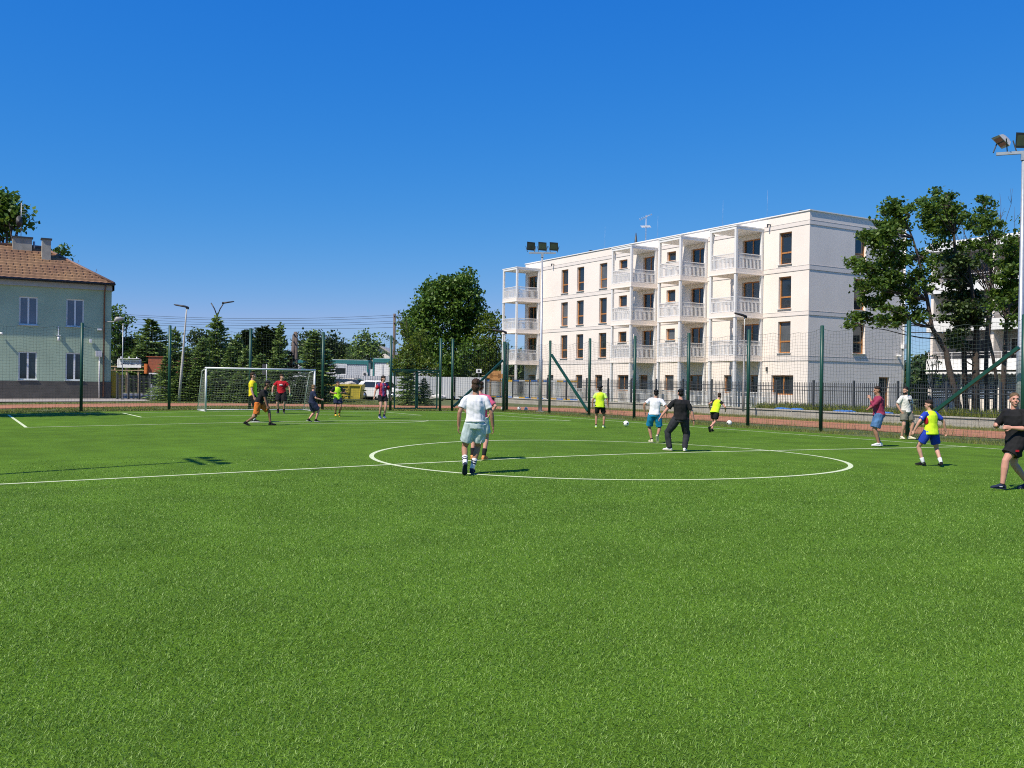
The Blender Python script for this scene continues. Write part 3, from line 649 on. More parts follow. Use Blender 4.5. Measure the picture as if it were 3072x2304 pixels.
# ================================================================ floodlight poles
M_lampglass = mat('lamp_glass', (.06,.07,.06), .08, .2, 4, spec=.8); M_lampb = mat('lamp_housing', (.03,.032,.035), .45, .15); M_lamp_lit = mat('lit_lamp_housing', (.36,.37,.38), .45, .1)  # the paler housing colour carries the sunlit look of the side-turned head
def flood(x, y, label, aims, rz, h=9.0):
    t = thing('floodlight_pole', label, 'floodlight', (x, y, gz(x)-.03), rz, 'floodlight poles round the pitch')
    mb = MB(); mb.tube([(0,0,0),(0,0,3.05),(0,0,3.12),(0,0,h)], [.115,.112,.085,.05], 12); mb.build('pole', M_galv, t)
    mb = MB(); mb.box((0,0,.04),(.42,.42,.08)); mb.build('base_plate', M_conc, t)
    mb = MB(); mb.box((0,0,h),(1.55,.09,.09)); mb.box((0,0,h-.12),(.14,.14,.26)); mb.build('crossarm', M_galv, t)
    for k, (yaw, pit) in enumerate(aims):
        R3 = Matrix.Rotation(yaw, 3, 'Z') @ Matrix.Rotation(pit, 3, 'X'); c = Vector((-.66+.66*k, 0, h+.38))
        mb = MB(); mb.loft([(c+R3@Vector((0,.0,0)), R3@Vector((.36,0,0)), R3@Vector((0,0,.32))),(c+R3@Vector((0,.14,0)), R3@Vector((.27,0,0)), R3@Vector((0,0,.22))),(c+R3@Vector((0,.22,0)), R3@Vector((.13,0,0)), R3@Vector((0,0,.1)))], 4)
        mb.v = [tuple(c + R3@(Matrix.Rotation(R(45),3,'Y')@(R3.transposed()@(Vector(v)-c)))) for v in mb.v]; mb.sm = [False]*len(mb.sm)
        hd = mb.build('lamp_head', M_lamp_lit if aims[k][0] < -1 else M_lampb, t)
        mb = MB(); q = [c+R3@Vector((a*.2,-.004,b*.165)) for a, b in ((-1,-1),(1,-1),(1,1),(-1,1))]; mb.quad(*q); mb.build('lens', M_lampglass, hd)
        mb = MB(); 
        for s in (-1, 1): mb.bar(c+R3@Vector((s*.30,.05,0)), Vector((c.x+s*.2,0,h+.05)), .03)
        build_each(mb, 'bracket', M_dark, hd)
    return t
flood(17.0, 28.9, 'grey floodlight pole with three lamps standing in front of the white apartment block', ((.25,.25),(.12,.2),(.0,.3)), -YAW, 9.2)
flood(16.9, .75, 'grey floodlight pole with tilted lamps at the right edge beside the green brace', ((-1.25,.75),(.2,.3),(.1,.35)), -YAW-R(20), 9.25)
flood(-14.85, .85, 'grey floodlight pole on the left touchline throwing its shadow across the half way line', ((0,.8),(0,.8),(0,.8)), R(-90), 9.0)

# ================================================================ street lamps
M_pole = mat('pale_concrete_pole', (.50,.49,.44), .85, .08, 2); M_lgrey = mat('grey_lamp_pole', (.45,.45,.43), .5, .08)
def lamp(u, d, vtop, label, m=M_pole, heads=((-1,1),), tilt=0, r=.1, z0=None, hl=.75):
    p = base(u, d, z0); H = zat(u, vtop, d) - p.z; t = thing('street_lamp', label, 'street lamp', p, -YAW, 'street lamps beyond the fences')
    mb = MB(); top = Vector((tilt, 0, H)); mb.tube([(0,0,0), top*.35, top*.85, top], [r,r*.8,r*.45,r*.42], 10); mb.build('pole', m, t)
    for s, k in heads:
        mb = MB()
        if len(heads) > 1: mb.tube([top+Vector((0,0,-.25)), top+Vector((s*.22,0,.35)), top+Vector((s*.5,0,.82))], .045, 8)
        e = top + (Vector((s*.5,0,.85)) if len(heads) > 1 else Vector((0,0,-.03)))
        if k: mb.loft([(e+Vector((-s*.12,0,-.10 if len(heads) == 1 else -.02)),(0,.07,0),(0,0,.09)),(e+Vector((s*.1,0,0)),(0,.14,0),(0,0,.07)),(e+Vector((s*hl,0,.10)),(0,.13,0),(0,0,.05)),(e+Vector((s*(hl+.08),0,.115)),(0,.06,0),(0,0,.02))], 10)
        mb.build('lamp_head', M_lampb, t)
lamp(538, 59.7, 918, 'pale leaning concrete street lamp with a dark head behind the goal fence', tilt=.42)
lamp(649, 74, 940, 'two armed street lamp rising above the spruces', m=M_dark, heads=((-1,0),(1,1)), r=.07)
lamp(1513, 60, 993, 'thin pale street lamp at the left end of the white apartment block', m=M_lgrey, r=.08)
lamp(2231, 51, 944, 'slim grey street lamp in front of the balconies', m=M_lgrey, r=.07, z0=.1, hl=.5)
fp = base(367, 62); t = thing('flag_pole', 'thin bare metal pole in front of the white banner', 'pole', fp)
mb = MB(); mb.tube([(0,0,0),(0,0,zat(367,970,62)-fp.z)], [.034,.026], 8); mb.build('mast', M_galv, t); mb = MB(); mb.box((0,0,.03),(.2,.2,.06)); mb.build('base', M_conc, t)

# ================================================================ retaining wall and palisade fence by the apartment block
M_wallc = mat('old_concrete', (.40,.37,.32), .92, 0, 1.6, .7, 25, rgb2=(.30,.275,.235), detail=8)
rw = thing('retaining_wall', 'low cracked concrete wall along the running track', 'wall', (26.5, 25, -.16))
mb = MB(); y = 2.
while y < 49:
    l = 2.9+.3*random.random(); mb.box((0+.02*random.random(), y+l/2-25, .16+.0), (.28, l-.012, .40)); y += l
mb.build('wall_block', M_wallc, rw, bevel=.02)
mb = MB(); y = 2.
while y < 49: l = 1.9+.5*random.random(); mb.box((.0, y+l/2-25, .395), (.36, l-.02, .07)); y += l
mb.build('coping', M_wallc, rw, bevel=.015)
poly('bank', [(26.6,0),(35.3,0),(36,66),(26.6,66)], M_soil, .30)
for z in bpy.data.objects['bank'].data.vertices: z.co.z = .20 if z.co.x < 27 else .03
M_dkg = mat('dark_grey_fence_paint', (.045,.05,.055), .5, .15)
def palisade(label, A, B, h, step, bay, picks=.12, mt=M_dkg, loc=None, slat=.025):
    A, B = Vector(A), Vector(B); d = B-A; L = d.length; d.normalize(); t = thing('palisade_fence', label, 'fence', A); n = int(round(L/bay)); nn = Vector((-d.y,d.x,0))
    for i in range(n+1):
        mb = MB(); p = d*(L*i/n); mb.box(p+Vector((0,0,h/2+.02)), (.09,.09,h+.2), rz=math.atan2(d.y,d.x)); mb.build('post', mt, t)
    for i in range(n):
        mb = MB(); a = d*(L*i/n+.045); b = d*(L*(i+1)/n-.045)
        for z in (h*.16, h*.72, h*.86): mb.bar(a+Vector((0,0,z)), b+Vector((0,0,z)), .035)
        k = int((L/n)/picks)
        for j in range(1, k): p = a+(b-a)*(j/k)-nn*.02; mb.bar(p+Vector((0,0,.04)), p+Vector((0,0,h)), slat, .02, up=(d.x,d.y,0)); 
        mb.build('picket_panel', mt, t)
    return t
palisade('black steel palisade fence on top of the concrete wall', (27.3,2.5,.20), (27.3,49.,.28), 1.52, .12, 2.52)
palisade('dark steel fence in shade at the left end of the apartment block', (27.2,50.5,.1), (27.0,53.0,.1), 1.6, .12, 2.5, picks=.10)
# coloured playground fence
pf = thing('playground_fence', 'low fence with yellow and blue boards beside the apartment block', 'fence', (31.3, 50, .02))
M_py = mat('playground_yellow', (.62,.36,.03), .5, .08); M_pb = mat('playground_blue', (.05,.18,.55), .5, .08)
for i in range(16):
    y0 = -4.5 + i*1.0
    for z, k in ((1.62,0),(.12,1)):
        mb = MB(); mb.bx((-.03,y0+.01,z-.08),(.03,y0+.99,z+.08)); mb.build('board', (M_py if (i*3+k*2)%5 in (0,1) else M_pb if (i*3+k*2)%5 in (2,3) else M_white), pf)
mb = MB()
for i in range(128): mb.bx((-.02,-4.45+i*.125,.21),(.0,-4.41+i*.125,1.53))
mb.build('slat_panel', M_white, pf)
for k, (u, v, L) in enumerate(((2345,1226,2.0),(2388,1230,1.6),(2530,1237,2.4),(2655,1240,1.4))):
    p = plx(u, v, 26.75); mb = MB(); n = 10
    L *= .6; vs = [(.16*math.cos(a)*(1+.2*noise.noise((a,k,0))), L/2*math.sin(a), .02*max(0,noise.noise((a*2,k,1)))) for a in np.linspace(0, 2*math.pi, n, endpoint=False)]
    mb.add(vs + [(x*.5, y*.6, .05+.03*noise.noise((x*9,y,k))) for x, y, z in vs] + [(x, y, -.03) for x, y, z in vs], [(i,(i+1)%n,n+(i+1)%n,n+i) for i in range(n)] + [tuple(range(n,2*n))] + [(2*n+i,2*n+(i+1)%n,(i+1)%n,i) for i in range(n)])
    o = mb.build('tarpaulin', M_pb if k != 3 else M_pb); o.location = (26.85, p.y, .30)
    tag(o, ['crumpled blue tarpaulin on the wall, leftmost below the wide ground floor window','blue tarpaulin on the wall just left of the block corner','longest blue tarpaulin on the wall under the grey end face','short blue tarpaulin on the wall behind the man in magenta shirt'][k], 'tarpaulin', 'blue tarpaulins on the concrete wall')

# ================================================================ yard beyond the goal: hoarding, containers, cars, skip
M_hoard = mat('corrugated_sheet', (.47,.48,.49), .6, .05, .8); M_teal = mat('teal_paint', (.03,.17,.17), .5, .08); M_cont = mat('container_grey', (.50,.52,.54), .55, .05)
def hoarding(u0, u1, d0, d1, label, h=2.0):
    A, B = base(u0, d0, -.1), base(u1, d1, -.1); d = B-A; L = d.length; t = thing('metal_hoarding', label, 'hoarding', A, math.atan2(d.y, d.x)); n = int(L/2.2)
    for k in range(n):
        x0, x1 = L*k/n+.02, L*(k+1)/n-.02; m = int((x1-x0)/.055); V = []; F = []
        for i in range(m+1):
            x = x0+(x1-x0)*i/m; y = (0,.035,.035,0)[i%4]
            V += [(x, y, .05+.04*(k%2)), (x, y, h+.03*((k*7)%3))]
        F = [(2*i, 2*i+2, 2*i+3, 2*i+1) for i in range(m)]
        o = np_mesh('sheet_panel', V, F, M_hoard, t); md = o.modifiers.new('solid', 'SOLIDIFY'); md.thickness = .004
    for k in range(n+1):
        mb = MB(); mb.box((L*k/n, .09, h/2), (.06,.06,h+.1)); mb.build('post', M_dark, t)
hoarding(862, 1362, 86, 84, 'long grey corrugated metal hoarding behind the parked cars')
hoarding(1366, 1458, 83, 82, 'short pale corrugated metal hoarding under the big maple')
def container(u0, u1, d, label, L=6.0, H=2.7, yaw=0., zb=.75, end='right'):
    p = base(u0, d, zb); w_ = (u1-u0)/FPX*d; t = thing('site_container', label, 'container', p, -YAW+yaw, 'portable office containers'); D = 2.4; L = w_
    mb = MB(); mb.bx((.08,.06,.12),(L-.08,D-.06,H-.12)); mb.build('body', M_cont, t)
    mb = MB(); n = int(L/.2)
    for i in range(n): mb.bx((.12+i*(L-.3)/n,.045,.3),(.12+(i+.5)*(L-.3)/n,.0595,H-.45))
    mb.build('cladding', M_cont, t)
    mb = MB()
    for x in (.06, L-.06):
        for y in (.06, D-.06): mb.bx((x-.08,y-.08,0),(x+.08,y+.08,H))
    mb.bx((.14,-.02,H-.4),(L-.14,.14,H)); mb.bx((.14,-.02,0),(L-.14,.14,.2)); mb.bx((-.02,.14,H-.25),(.14,D-.14,H)); mb.bx((L-.14,.14,H-.25),(L+.02,D-.14,H)); mb.build('frame', M_teal, t)
    mb = MB(); mb.bx((.1,.1,H-.02),(L-.1,D-.1,H+.04)); mb.build('roof', M_white, t)
    return t, L
def cwin(t, x, y0=.03, w_=1.2, z=1.25):
    mb = MB(); mb.bx((x,y0-.05,z),(x+w_,y0,z+1.1)); f = mb.build('window', M_white, t)
    mb = MB(); mb.bx((x+.1,y0-.06,z+.1),(x+w_-.1,y0-.051,z+.65)); mb.build('pane', M_glass, f); mb = MB(); mb.bx((x+.1,y0-.062,z+.652),(x+w_-.1,y0-.051,z+1.02)); mb.build('shutter', M_cont, f)
t, L = container(972, 1104, 91, 'grey office container with a teal top beam and one window, left of centre'); cwin(t, 1.0)
mb = MB(); mb.box((L+.3,.6,1.3),(.5,.9,1.1)); mb.build('air_conditioner', M_white, t); mb = MB(); mb.tube([(L-.3,-.2,1.35),(L-.3,.0,1.35)], .30, 14); mb.sm = [False]*len(mb.sm); fn_ = mb.build('satellite_dish', M_sill, t); mb = MB(); mb.tube([(L-.3,-.25,1.35),(L-.3,-.201,1.35)], .13, 12); mb.sm = [False]*len(mb.sm); mb.build('dish_centre', M_dark, fn_)
t, L = container(1118, 1178, 91, 'narrow white container end with teal corner post', H=2.9)
mb = MB(); mb.bx((.2,-.01,.3),(.95,.05,2.3)); mb.bx((1.1,-.01,.3),(1.75,.05,2.3)); build_each(mb, 'door', M_white, t)
t, L = container(1180, 1322, 92.5, 'long grey container with teal top beam under the big maple', yaw=-.12, H=2.55)
t, L = container(862, 908, 94, 'small white container end half hidden behind the spruce and goal', H=2.7); cwin(t, .3, w_=.9)
# cars
M_carw = mat('white_car_paint', (.74,.74,.73), .25, .02, 3, coat=.6); M_carb = mat('dark_blue_car_paint', (.012,.018,.03), .22, .1, 3, coat=.8); M_carg = mat('silver_blue_car_paint', (.16,.20,.26), .25, .05, 3, coat=.6)
M_tyre = mat('tyre_rubber', (.015,.015,.016), .85, .2); M_rim = mat('alloy_rim', (.45,.46,.47), .3, .1, metal=.8); M_hl = mat('headlight_glass', (.55,.57,.6), .1, .1, spec=.8); M_tail = mat('tail_light_red', (.35,.02,.02), .2, .1)
def car(u, d, ang, m, label, L=4.5, Wd=1.82, H=1.62):
    t = thing('parked_car', label, 'car', base(u, d, -.12), -YAW+ang, 'cars parked by the hoarding'); hl = L/2
    prof = [(-hl,.55),(-hl,.95),(-hl+.12,1.02),(-hl+.55,H-.06),(-hl+1.1,H),(-.1+.35,H),(.55,H-.1),(hl-1.25,1.06),(hl-.25,.88),(hl,.72),(hl,.38),(hl-.1,.26),(-hl+.1,.26)]
    mb = MB(); n = len(prof); secs = []
    for y, k in ((-1,0.),(-.97,1),(-.6,1),(0,1),(.6,1),(.97,1),(1,0.)):
        vs = []
        for x, z in prof:
            inset = .20*max(0, (z-.98)/(H-.98)) if z > .98 else 0; yy = y*Wd/2; 
            yy -= math.copysign(min(abs(yy), inset), yy) if abs(y) > .5 else 0
            sx = 1 - (.012 if abs(y) > .98 else 0); vs.append((x*sx, yy, z - (.012 if abs(y) > .98 else 0)))
        secs.append(vs)
    V = [v for s in secs for v in s]; F = [(i*n+j, i*n+(j+1)%n, (i+1)*n+(j+1)%n, (i+1)*n+j) for i in range(len(secs)-1) for j in range(n)] + [tuple(range(n-1,-1,-1)), tuple((len(secs)-1)*n+j for j in range(n))]
    mb.add(V, F); body = mb.build('body', m, t, bevel=.03)
    for s in (-1, 1):   # side windows
        for x0, x1, sk0, sk1 in ((-hl+.75,-.28,.05,0),(-.2,.95,0,-.62)):
            yl = s*(Wd/2-.016+.010); yh = s*(Wd/2-.2*(H-.13-.98)/(H-.98)+.010); mb = MB(); mb.add([(x0-.12*(x0<-1),yl,1.03),(x1,yl,1.03),(x1+sk1,yh,H-.13),(x0+sk0+.15*(x0<-1),yh,H-.13)], [(0,1,2,3) if s < 0 else (3,2,1,0)]); mb.build('side_window', M_glass, t)
        for x in (-hl+.85, hl-.85):
            mb = MB(); yy = s*(Wd/2-.1); mb.tube([(x,yy-.115,.34),(x,yy+.115,.34)], .34, 20); wh = mb.build('wheel', M_tyre, t); mb = MB(); mb.tube([(x,yy+s*.10,.34),(x,yy+s*.122,.34)], .23, 16); mb.build('rim', M_rim, wh)
        mb = MB(); mb.ell((hl-.12,s*(Wd/2-.3),.76),(.13,.24,.09), n=12, k=6); mb.build('headlight', M_hl, t)
        mb = MB(); mb.ell((-hl+.05,s*(Wd/2-.22),.98),(.08,.17,.1), n=12, k=6); mb.build('tail_light', M_tail, t)
        mb = MB(); mb.ell((.82,s*(Wd/2+.07),1.08),(.07,.11,.075), n=10, k=6); mb.build('wing_mirror', m, t)
    mb = MB(); a = .70; mb.add([(hl-1.22,-a,1.08),(hl-1.22,a,1.08),(.60,a*.86,H-.13),(.60,-a*.86,H-.13)], [(0,1,2,3)]); mb.v = [(v[0]+.02, v[1], v[2]+.015) for v in mb.v]; mb.build('windscreen', M_glass, t)
    mb = MB(); mb.add([(-hl+.16,a,1.08),(-hl+.16,-a,1.08),(-hl+.50,-a*.84,H-.13),(-hl+.50,a*.84,H-.13)], [(0,1,2,3)]); mb.v = [(v[0]-.02, v[1], v[2]+.015) for v in mb.v]; mb.build('rear_window', M_glass, t)
    mb = MB(); mb.box((hl+.01,0,.55),(.03,.9,.16)); mb.build('grille', M_black, t); mb = MB(); mb.box((hl+.03,0,.42),(.02,.5,.11)); mb.build('number_plate', M_white, t)
    mb = MB()
    for s in (-1, 1): mb.tube([(-hl+1.1,s*.62,H),(-hl+1.15,s*.62,H+.05),(.15,s*.62,H+.05),(.25,s*.62,H)], .02, 6)
    build_each(mb, 'roof_rail', M_dark, t)
car(1147, 80, R(-18), M_carw, 'white car parked behind the yellow skip with dark windows', L=4.4)
car(1064, 83, R(-12), M_carb, 'dark blue car parked left of the white one behind the skip', L=4.7, H=1.75)
car(966, 84, R(160), M_carg, 'silver blue car half hidden behind the spruce beside the skip', L=4.3, H=1.5)
# yellow skip
M_sk = mat('yellow_skip_paint', (.42,.34,.035), .6, .0, 2.5, .2, 30, rgb2=(.55,.44,.06))
sk = thing('skip_container', 'yellow metal waste skip heaped full in front of the parked cars', 'skip', base(1037, 77, -.1), -YAW)
mb = MB(); a, b, D, H = 1.32, 1.5, 1.7, 1.25
mb.add([(-a,-D/2+.1,.08),(a,-D/2+.1,.08),(a,D/2-.1,.08),(-a,D/2-.1,.08),(-b,-D/2,H),(b,-D/2,H),(b,D/2,H),(-b,D/2,H),(-b+.08,-D/2+.08,H),(b-.08,-D/2+.08,H),(b-.08,D/2-.08,H),(-b+.08,D/2-.08,H),(-a+.1,-D/2+.2,.3),(a-.1,-D/2+.2,.3),(a-.1,D/2-.2,.3),(-a+.1,D/2-.2,.3)],
  [(3,2,1,0),(0,1,5,4),(1,2,6,5),(2,3,7,6),(3,0,4,7),(4,5,9,8),(5,6,10,9),(6,7,11,10),(7,4,8,11),(8,9,13,12),(9,10,14,13),(10,11,15,14),(11,8,12,15),(12,13,14,15)]); mb.build('tub', M_sk, sk)
mb = MB(); mb.bar((-b-.03,-D/2-.03,H-.06),(b+.03,-D/2-.03,H-.06),.1,.14); mb.build('rim', M_sk, sk)
for x in (-1.42,-.5,.42,1.42):
    mb = MB(); mb.bar((x*.93,-D/2+.06,.12),(x,-D/2-.04,H-.14),.12,.09); mb.build('rib', M_sk, sk)
mb = MB()
for x in (-b-.06, b+.06): mb.tube([(x-.1,-.2,.75),(x+.1,-.2,.75)], .06, 8); mb.tube([(x-.1,.4,.75),(x+.1,.4,.75)], .06, 8)
build_each(mb, 'lug', M_sk, sk)
mb = MB(); mb.ell((-.6,0,H-.05),(.7,.6,.22), seed=3, amp=.5); mb.ell((.3,.1,H),(.6,.5,.25), seed=8, amp=.5); mb.build('rubble_heap', mat('rubble', (.42,.40,.36), .95, .3, 4, .6, 30), sk)
# bagged rubble by the hoarding
M_bag = mat('white_sack', (.62,.60,.56), .8, .12, 5)
for k, (u, d, s) in enumerate(((1303,80,.42),(1316,79.5,.5),(1326,80.4,.45))):
    p = base(u, d, -.1); mb = MB(); mb.ell((0,0,s*.45),(s*.9,s*.7,s*.5), seed=k*5, amp=.45); o = mb.build('rubble_bag', M_bag); o.location = p
    tag(o, ['grey white rubble sack beside the low spruce, leftmost of the heap','middle rubble sack in the heap by the hoarding','rightmost rubble sack of the heap by the hoarding'][k], 'sack', 'rubble sacks by the hoarding')

# ================================================================ banner, kiosk, gate by the house
M_timb = mat('raw_timber', (.40,.29,.17), .85, .15, 3)
bn = thing('banner_board', 'white advertising banner on a timber frame beside the green house', 'sign', base(388, 88), -YAW)
bz = lambda v: zat(388, v, 88)-bn.location.z
bx_ = lambda u: (u-388)/FPX*88
mb = MB(); mb.bx((bx_(351),-.03,bz(1103)),(bx_(423),.0,bz(1078.5))); pn = mb.build('panel', M_white, bn)
MX = lambda u, v: frameM((bx_(u), -.034, bz(v)), (1,0,0), (0,0,1))
M_ink = mat('navy_print', (.02,.03,.10), .6, .1); M_tan = mat('brown_print', (.25,.16,.14), .6, .1)
text_mesh('JUCO SUWAKS', .235, M_tan, 'lettering', pn, MX(397,1085.5), .001, bold=.004); text_mesh('WYTRZYMA OPOLE', .24, M_ink, 'lettering', pn, MX(396,1092.8), .001, bold=.006)
mb = MB(); mb.add([(bx_(363),-.035,bz(1089)),(bx_(372),-.035,bz(1089)),(bx_(367.5),-.035,bz(1096))], [(0,2,1)]); mb.bx((bx_(355.5),-.034,bz(1097)),(bx_(356),-.0302,bz(1081))); mb.bx((bx_(356.5),-.034,bz(1081.5)),(bx_(362),-.0302,bz(1081))); mb.bx((bx_(372),-.034,bz(1085)),(bx_(376),-.0302,bz(1083))); mb.bx((bx_(361),-.034,bz(1087)),(bx_(363),-.0302,bz(1083))); mb.build('emblem', M_ink, pn)
mb = MB(); mb.bx((bx_(330),.02,bz(1101)),(bx_(438),.1,bz(1098.3))); mb.bx((bx_(330),.02,bz(1112)),(bx_(438),.1,bz(1110))); build_each(mb, 'rail', M_timb, bn)
for u in (342, 378, 413): mb = MB(); mb.bx((bx_(u)-.07,.102,0),(bx_(u)+.07,.2,bz(1098))); mb.build('post', M_timb, bn)
mb = MB(); mb.bx((bx_(357),-.3,bz(1076.2)),(bx_(419),.1,bz(1074.6)));
for u in (363, 387, 410): mb.bx((bx_(u)-.04,-.1,bz(1074.6)),(bx_(u)+.04,.0,bz(1069.8)))
mb.build('lamp_rail', M_white, bn)
M_brick = mat('orange_brick', (.30,.075,.03), .85, .12, 6)
kk = thing('brick_kiosk', 'small orange brick kiosk with a pale roof edge behind the spruces', 'kiosk', base(470, 88, -.05), -YAW)
kz = lambda v: zat(470, v, 88)-kk.location.z
kx = lambda u: (u-470)/FPX*88
M_brk = bpy.data.materials.new('brick_courses'); M_brk.use_nodes = True; _N = M_brk.node_tree.nodes; _b = _N.new('ShaderNodeTexBrick'); _b.inputs['Scale'].default_value = 3.2; _b.inputs['Color1'].default_value = (.33,.08,.03,1); _b.inputs['Color2'].default_value = (.25,.06,.025,1); _b.inputs['Mortar'].default_value = (.22,.12,.08,1); _b.inputs['Mortar Size'].default_value = .02
_t = _N.new('ShaderNodeTexCoord'); _mp = _N.new('ShaderNodeMapping'); _mp.inputs['Rotation'].default_value = (R(90),0,0); M_brk.node_tree.links.new(_t.outputs['Object'], _mp.inputs['Vector']); M_brk.node_tree.links.new(_mp.outputs[0], _b.inputs['Vector']); M_brk.node_tree.links.new(_b.outputs['Color'], _N['Principled BSDF'].inputs['Base Color'])
mb = MB(); mb.bx((kx(444),0,kz(1118)),(kx(560),3,kz(1071))); mb.build('wall', M_brk, kk)
mb = MB(); mb.bx((kx(436),-.35,kz(1121)),(kx(443.6),.5,kz(1092))); mb.build('orange_pillar', mat('orange_render', (.62,.16,.03), .7, .05), kk)
mb = MB(); mb.bx((kx(440),.4,0),(kx(560),3,kz(1118.2))); mb.build('dark_front', M_dark, kk)
mb = MB(); mb.bx((kx(462),-1.3,kz(1123)),(kx(565),-.01,kz(1119))); mb.build('canopy', M_sill, kk)
mb = MB(); mb.bx((kx(438),-.1,kz(1071)),(kx(562),3.1,kz(1069))); mb.build('roof', M_brick, kk)
pg = palisade('dark picket fence and gate across the path beside the house', base(352, 63.5, -.02), base(452, 62.5, -.02), 1.65, .12, 1.13, picks=.115, slat=.05)
palisade('low grey mesh fence section right of the path gate', base(455, 62, -.02), base(500, 62, -.02), .95, .12, 1.0, picks=.05, mt=M_galv, slat=.012)
# crates and memorial picture board near the corner
cr = thing('timber_crate', 'open orange timber crate on posts beyond the dark fence', 'crate', base(1487, 79, -.1), -YAW)
cz = lambda v: zat(1487, v, 79)-cr.location.z
mb = MB(); q = [(-.5,cz(1135)),(.45,cz(1135)),(.45,cz(1121)),(-.5,cz(1121))]
for i in range(4): a, b = q[i], q[(i+1)%4]; mb.bar((a[0],0,a[1]),(b[0],0,b[1]),.12,.5)
mb.build('frame', mat('orange_timber', (.50,.24,.08), .8, .12, 3), cr)
mb = MB()
for x in (-.45, .4): mb.bx((x-.06,-.06,0),(x+.06,.06,cz(1136)))
mb.bx((-1.2,-.04,cz(1128)),(1.6,.04,cz(1126))); mb.build('leg', M_timb, cr)
pb = thing('picture_board', 'small white board with a dark portrait above the hoarding', 'sign', base(1436, 84, -.1), -YAW)
pz = lambda v: zat(1436, v, 84)-pb.location.z
mb = MB(); mb.bx((-.24,-.02,pz(1119)),(.24,.0,pz(1107))); mb.build('panel', M_white, pb); mb = MB(); mb.ell((0,-.022,pz(1113.2)),(.11,.006,.13), n=14, k=8); mb.build('portrait', M_dark, pb); mb = MB(); mb.bx((-.04,.002,0),(.04,.06,pz(1107))); mb.build('post', M_dark, pb)
sp = thing('road_sign', 'dark rectangular sign on a thin post behind the goal', 'sign', base(796, 58, -.05), -YAW)
sz = lambda v: zat(796, v, 58)-sp.location.z
mb = MB(); mb.tube([(.07,0,0),(.07,0,sz(1092))], .03, 8); mb.build('post', M_galv, sp); mb = MB(); mb.bx((-.2,-.03,sz(1124)),(.03,.0,sz(1093))); mb.build('panel', M_dark, sp)

# ================================================================ utility poles and overhead wires
M_up = mat('weathered_timber_pole', (.13,.10,.085), .9, .15, 3)
def upole(u, d, v, label, w_=.13, aframe=False):
    p = base(u, d); H = zat(u, v, d)-p.z; t = thing('utility_pole', label, 'pole', p, -YAW, 'utility poles carrying wires'); mb = MB()
    if aframe: mb.tube([(-.45,0,0),(0,0,H-.3)], w_, 8); mb.tube([(.25,.3,0),(.12,0,H)], w_, 8)
    else: mb.tube([(0,0,0),(0,0,H)], [w_*1.3,w_], 8)
    mb.build('mast', M_up, t); mb = MB()
    for z in (H-.25,H-1.0): mb.box((0,-.15,z),(.12,.3,.08))
    build_each(mb, 'insulator', M_dark, t); return p, H
upole(1181, 98, 941, 'tall slim utility pole left of the big maple'); upole(881, 92, 995, 'stout double timber utility pole among the spruces', .18, True); upole(255, 100, 925, 'utility pole hidden behind the green house')
for k, (va, vb, vc) in enumerate(((935,954,945),(941,959.5,952),(949,968,963.5),(956,975,970),(962,983,982))):
    mb = MB(); A, B = at(255, va, 100), at(1181, vc, 98); C = at(718, vb+1.5, 99); ctl = C*2-(A+B)/2
    mb.tube([A*(1-s)**2+ctl*2*s*(1-s)+B*s*s for s in np.linspace(0,1,24)], .019, 4)
    B2 = at(1500, vc+6, 104); mb2 = MB(); o = mb.build('overhead_wire', M_black); tag(o, ['topmost overhead wire strung between the utility poles','second overhead wire from the top','middle overhead wire of the five','fourth overhead wire from the top','lowest overhead wire of the five'][k], 'wire', 'overhead wires above the spruces')
    mb2.tube([B, (B+B2)/2-Vector((0,0,.25)), B2], .019, 4); o = mb2.build('overhead_wire', M_black); tag(o, ['topmost overhead wire running into the big maple','second wire running into the big maple','middle wire running into the big maple','fourth wire running into the big maple','lowest wire running into the big maple'][k], 'wire', 'overhead wires above the spruces')
# gabled house far behind the trees
gh = thing('gabled_house', 'pale gabled house roof showing between the far trees', 'house', base(1140, 125, -.1), -YAW)
mb = MB(); mb.bx((-5,0,0),(5,9,3.)); mb.add([(-5,0,3),(5,0,3),(0,0,6.0),(-5,9,3),(5,9,3),(0,9,6.0)], [(0,1,2),(4,3,5)]); mb.build('wall', M_ren, gh)
mb = MB()
for s in (-1, 1): mb.add([(s*5.4,-.4,2.85),(0,-.4,6.25),(0,9.4,6.25),(s*5.4,9.4,2.85),(s*5.4,-.4,2.65),(0,-.4,6.05),(0,9.4,6.05),(s*5.4,9.4,2.65)], [(0,1,2,3),(7,6,5,4),(0,4,5,1),(3,2,6,7)])
mb.build('roof', mat('pale_metal_roof', (.45,.42,.36), .5, .06), gh)
# ================================================================ vegetation
L_maple = leaf_mat('maple_leaf', (0.031,0.073,0.009), (0.070,0.145,0.018), (0.146,0.245,0.033), .3)
L_maple2 = leaf_mat('right_maple_leaf', (.030,.066,.008), (.068,.135,.016), (.15,.235,.035), .35)  # leaf colours of the maples at the right
L_light = leaf_mat('light_leaf', (0.056,0.098,0.009), (0.106,0.161,0.017), (0.161,0.218,0.032), .4)
L_spruce = leaf_mat('spruce_needle', (0.057,0.110,0.026), (0.119,0.201,0.044), (0.245,0.341,0.073), .15)
L_dark = leaf_mat('dark_pine_needle', (0.022,0.044,0.013), (0.044,0.082,0.019), (0.084,0.126,0.029), .12)
L_dry = leaf_mat('brown_twig_leaf', (0.063,0.046,0.019), (0.105,0.072,0.029), (0.140,0.111,0.042), .2)
M_bark = mat('bark', (.070,.052,.040), .95, .3, 6, .8, 18)
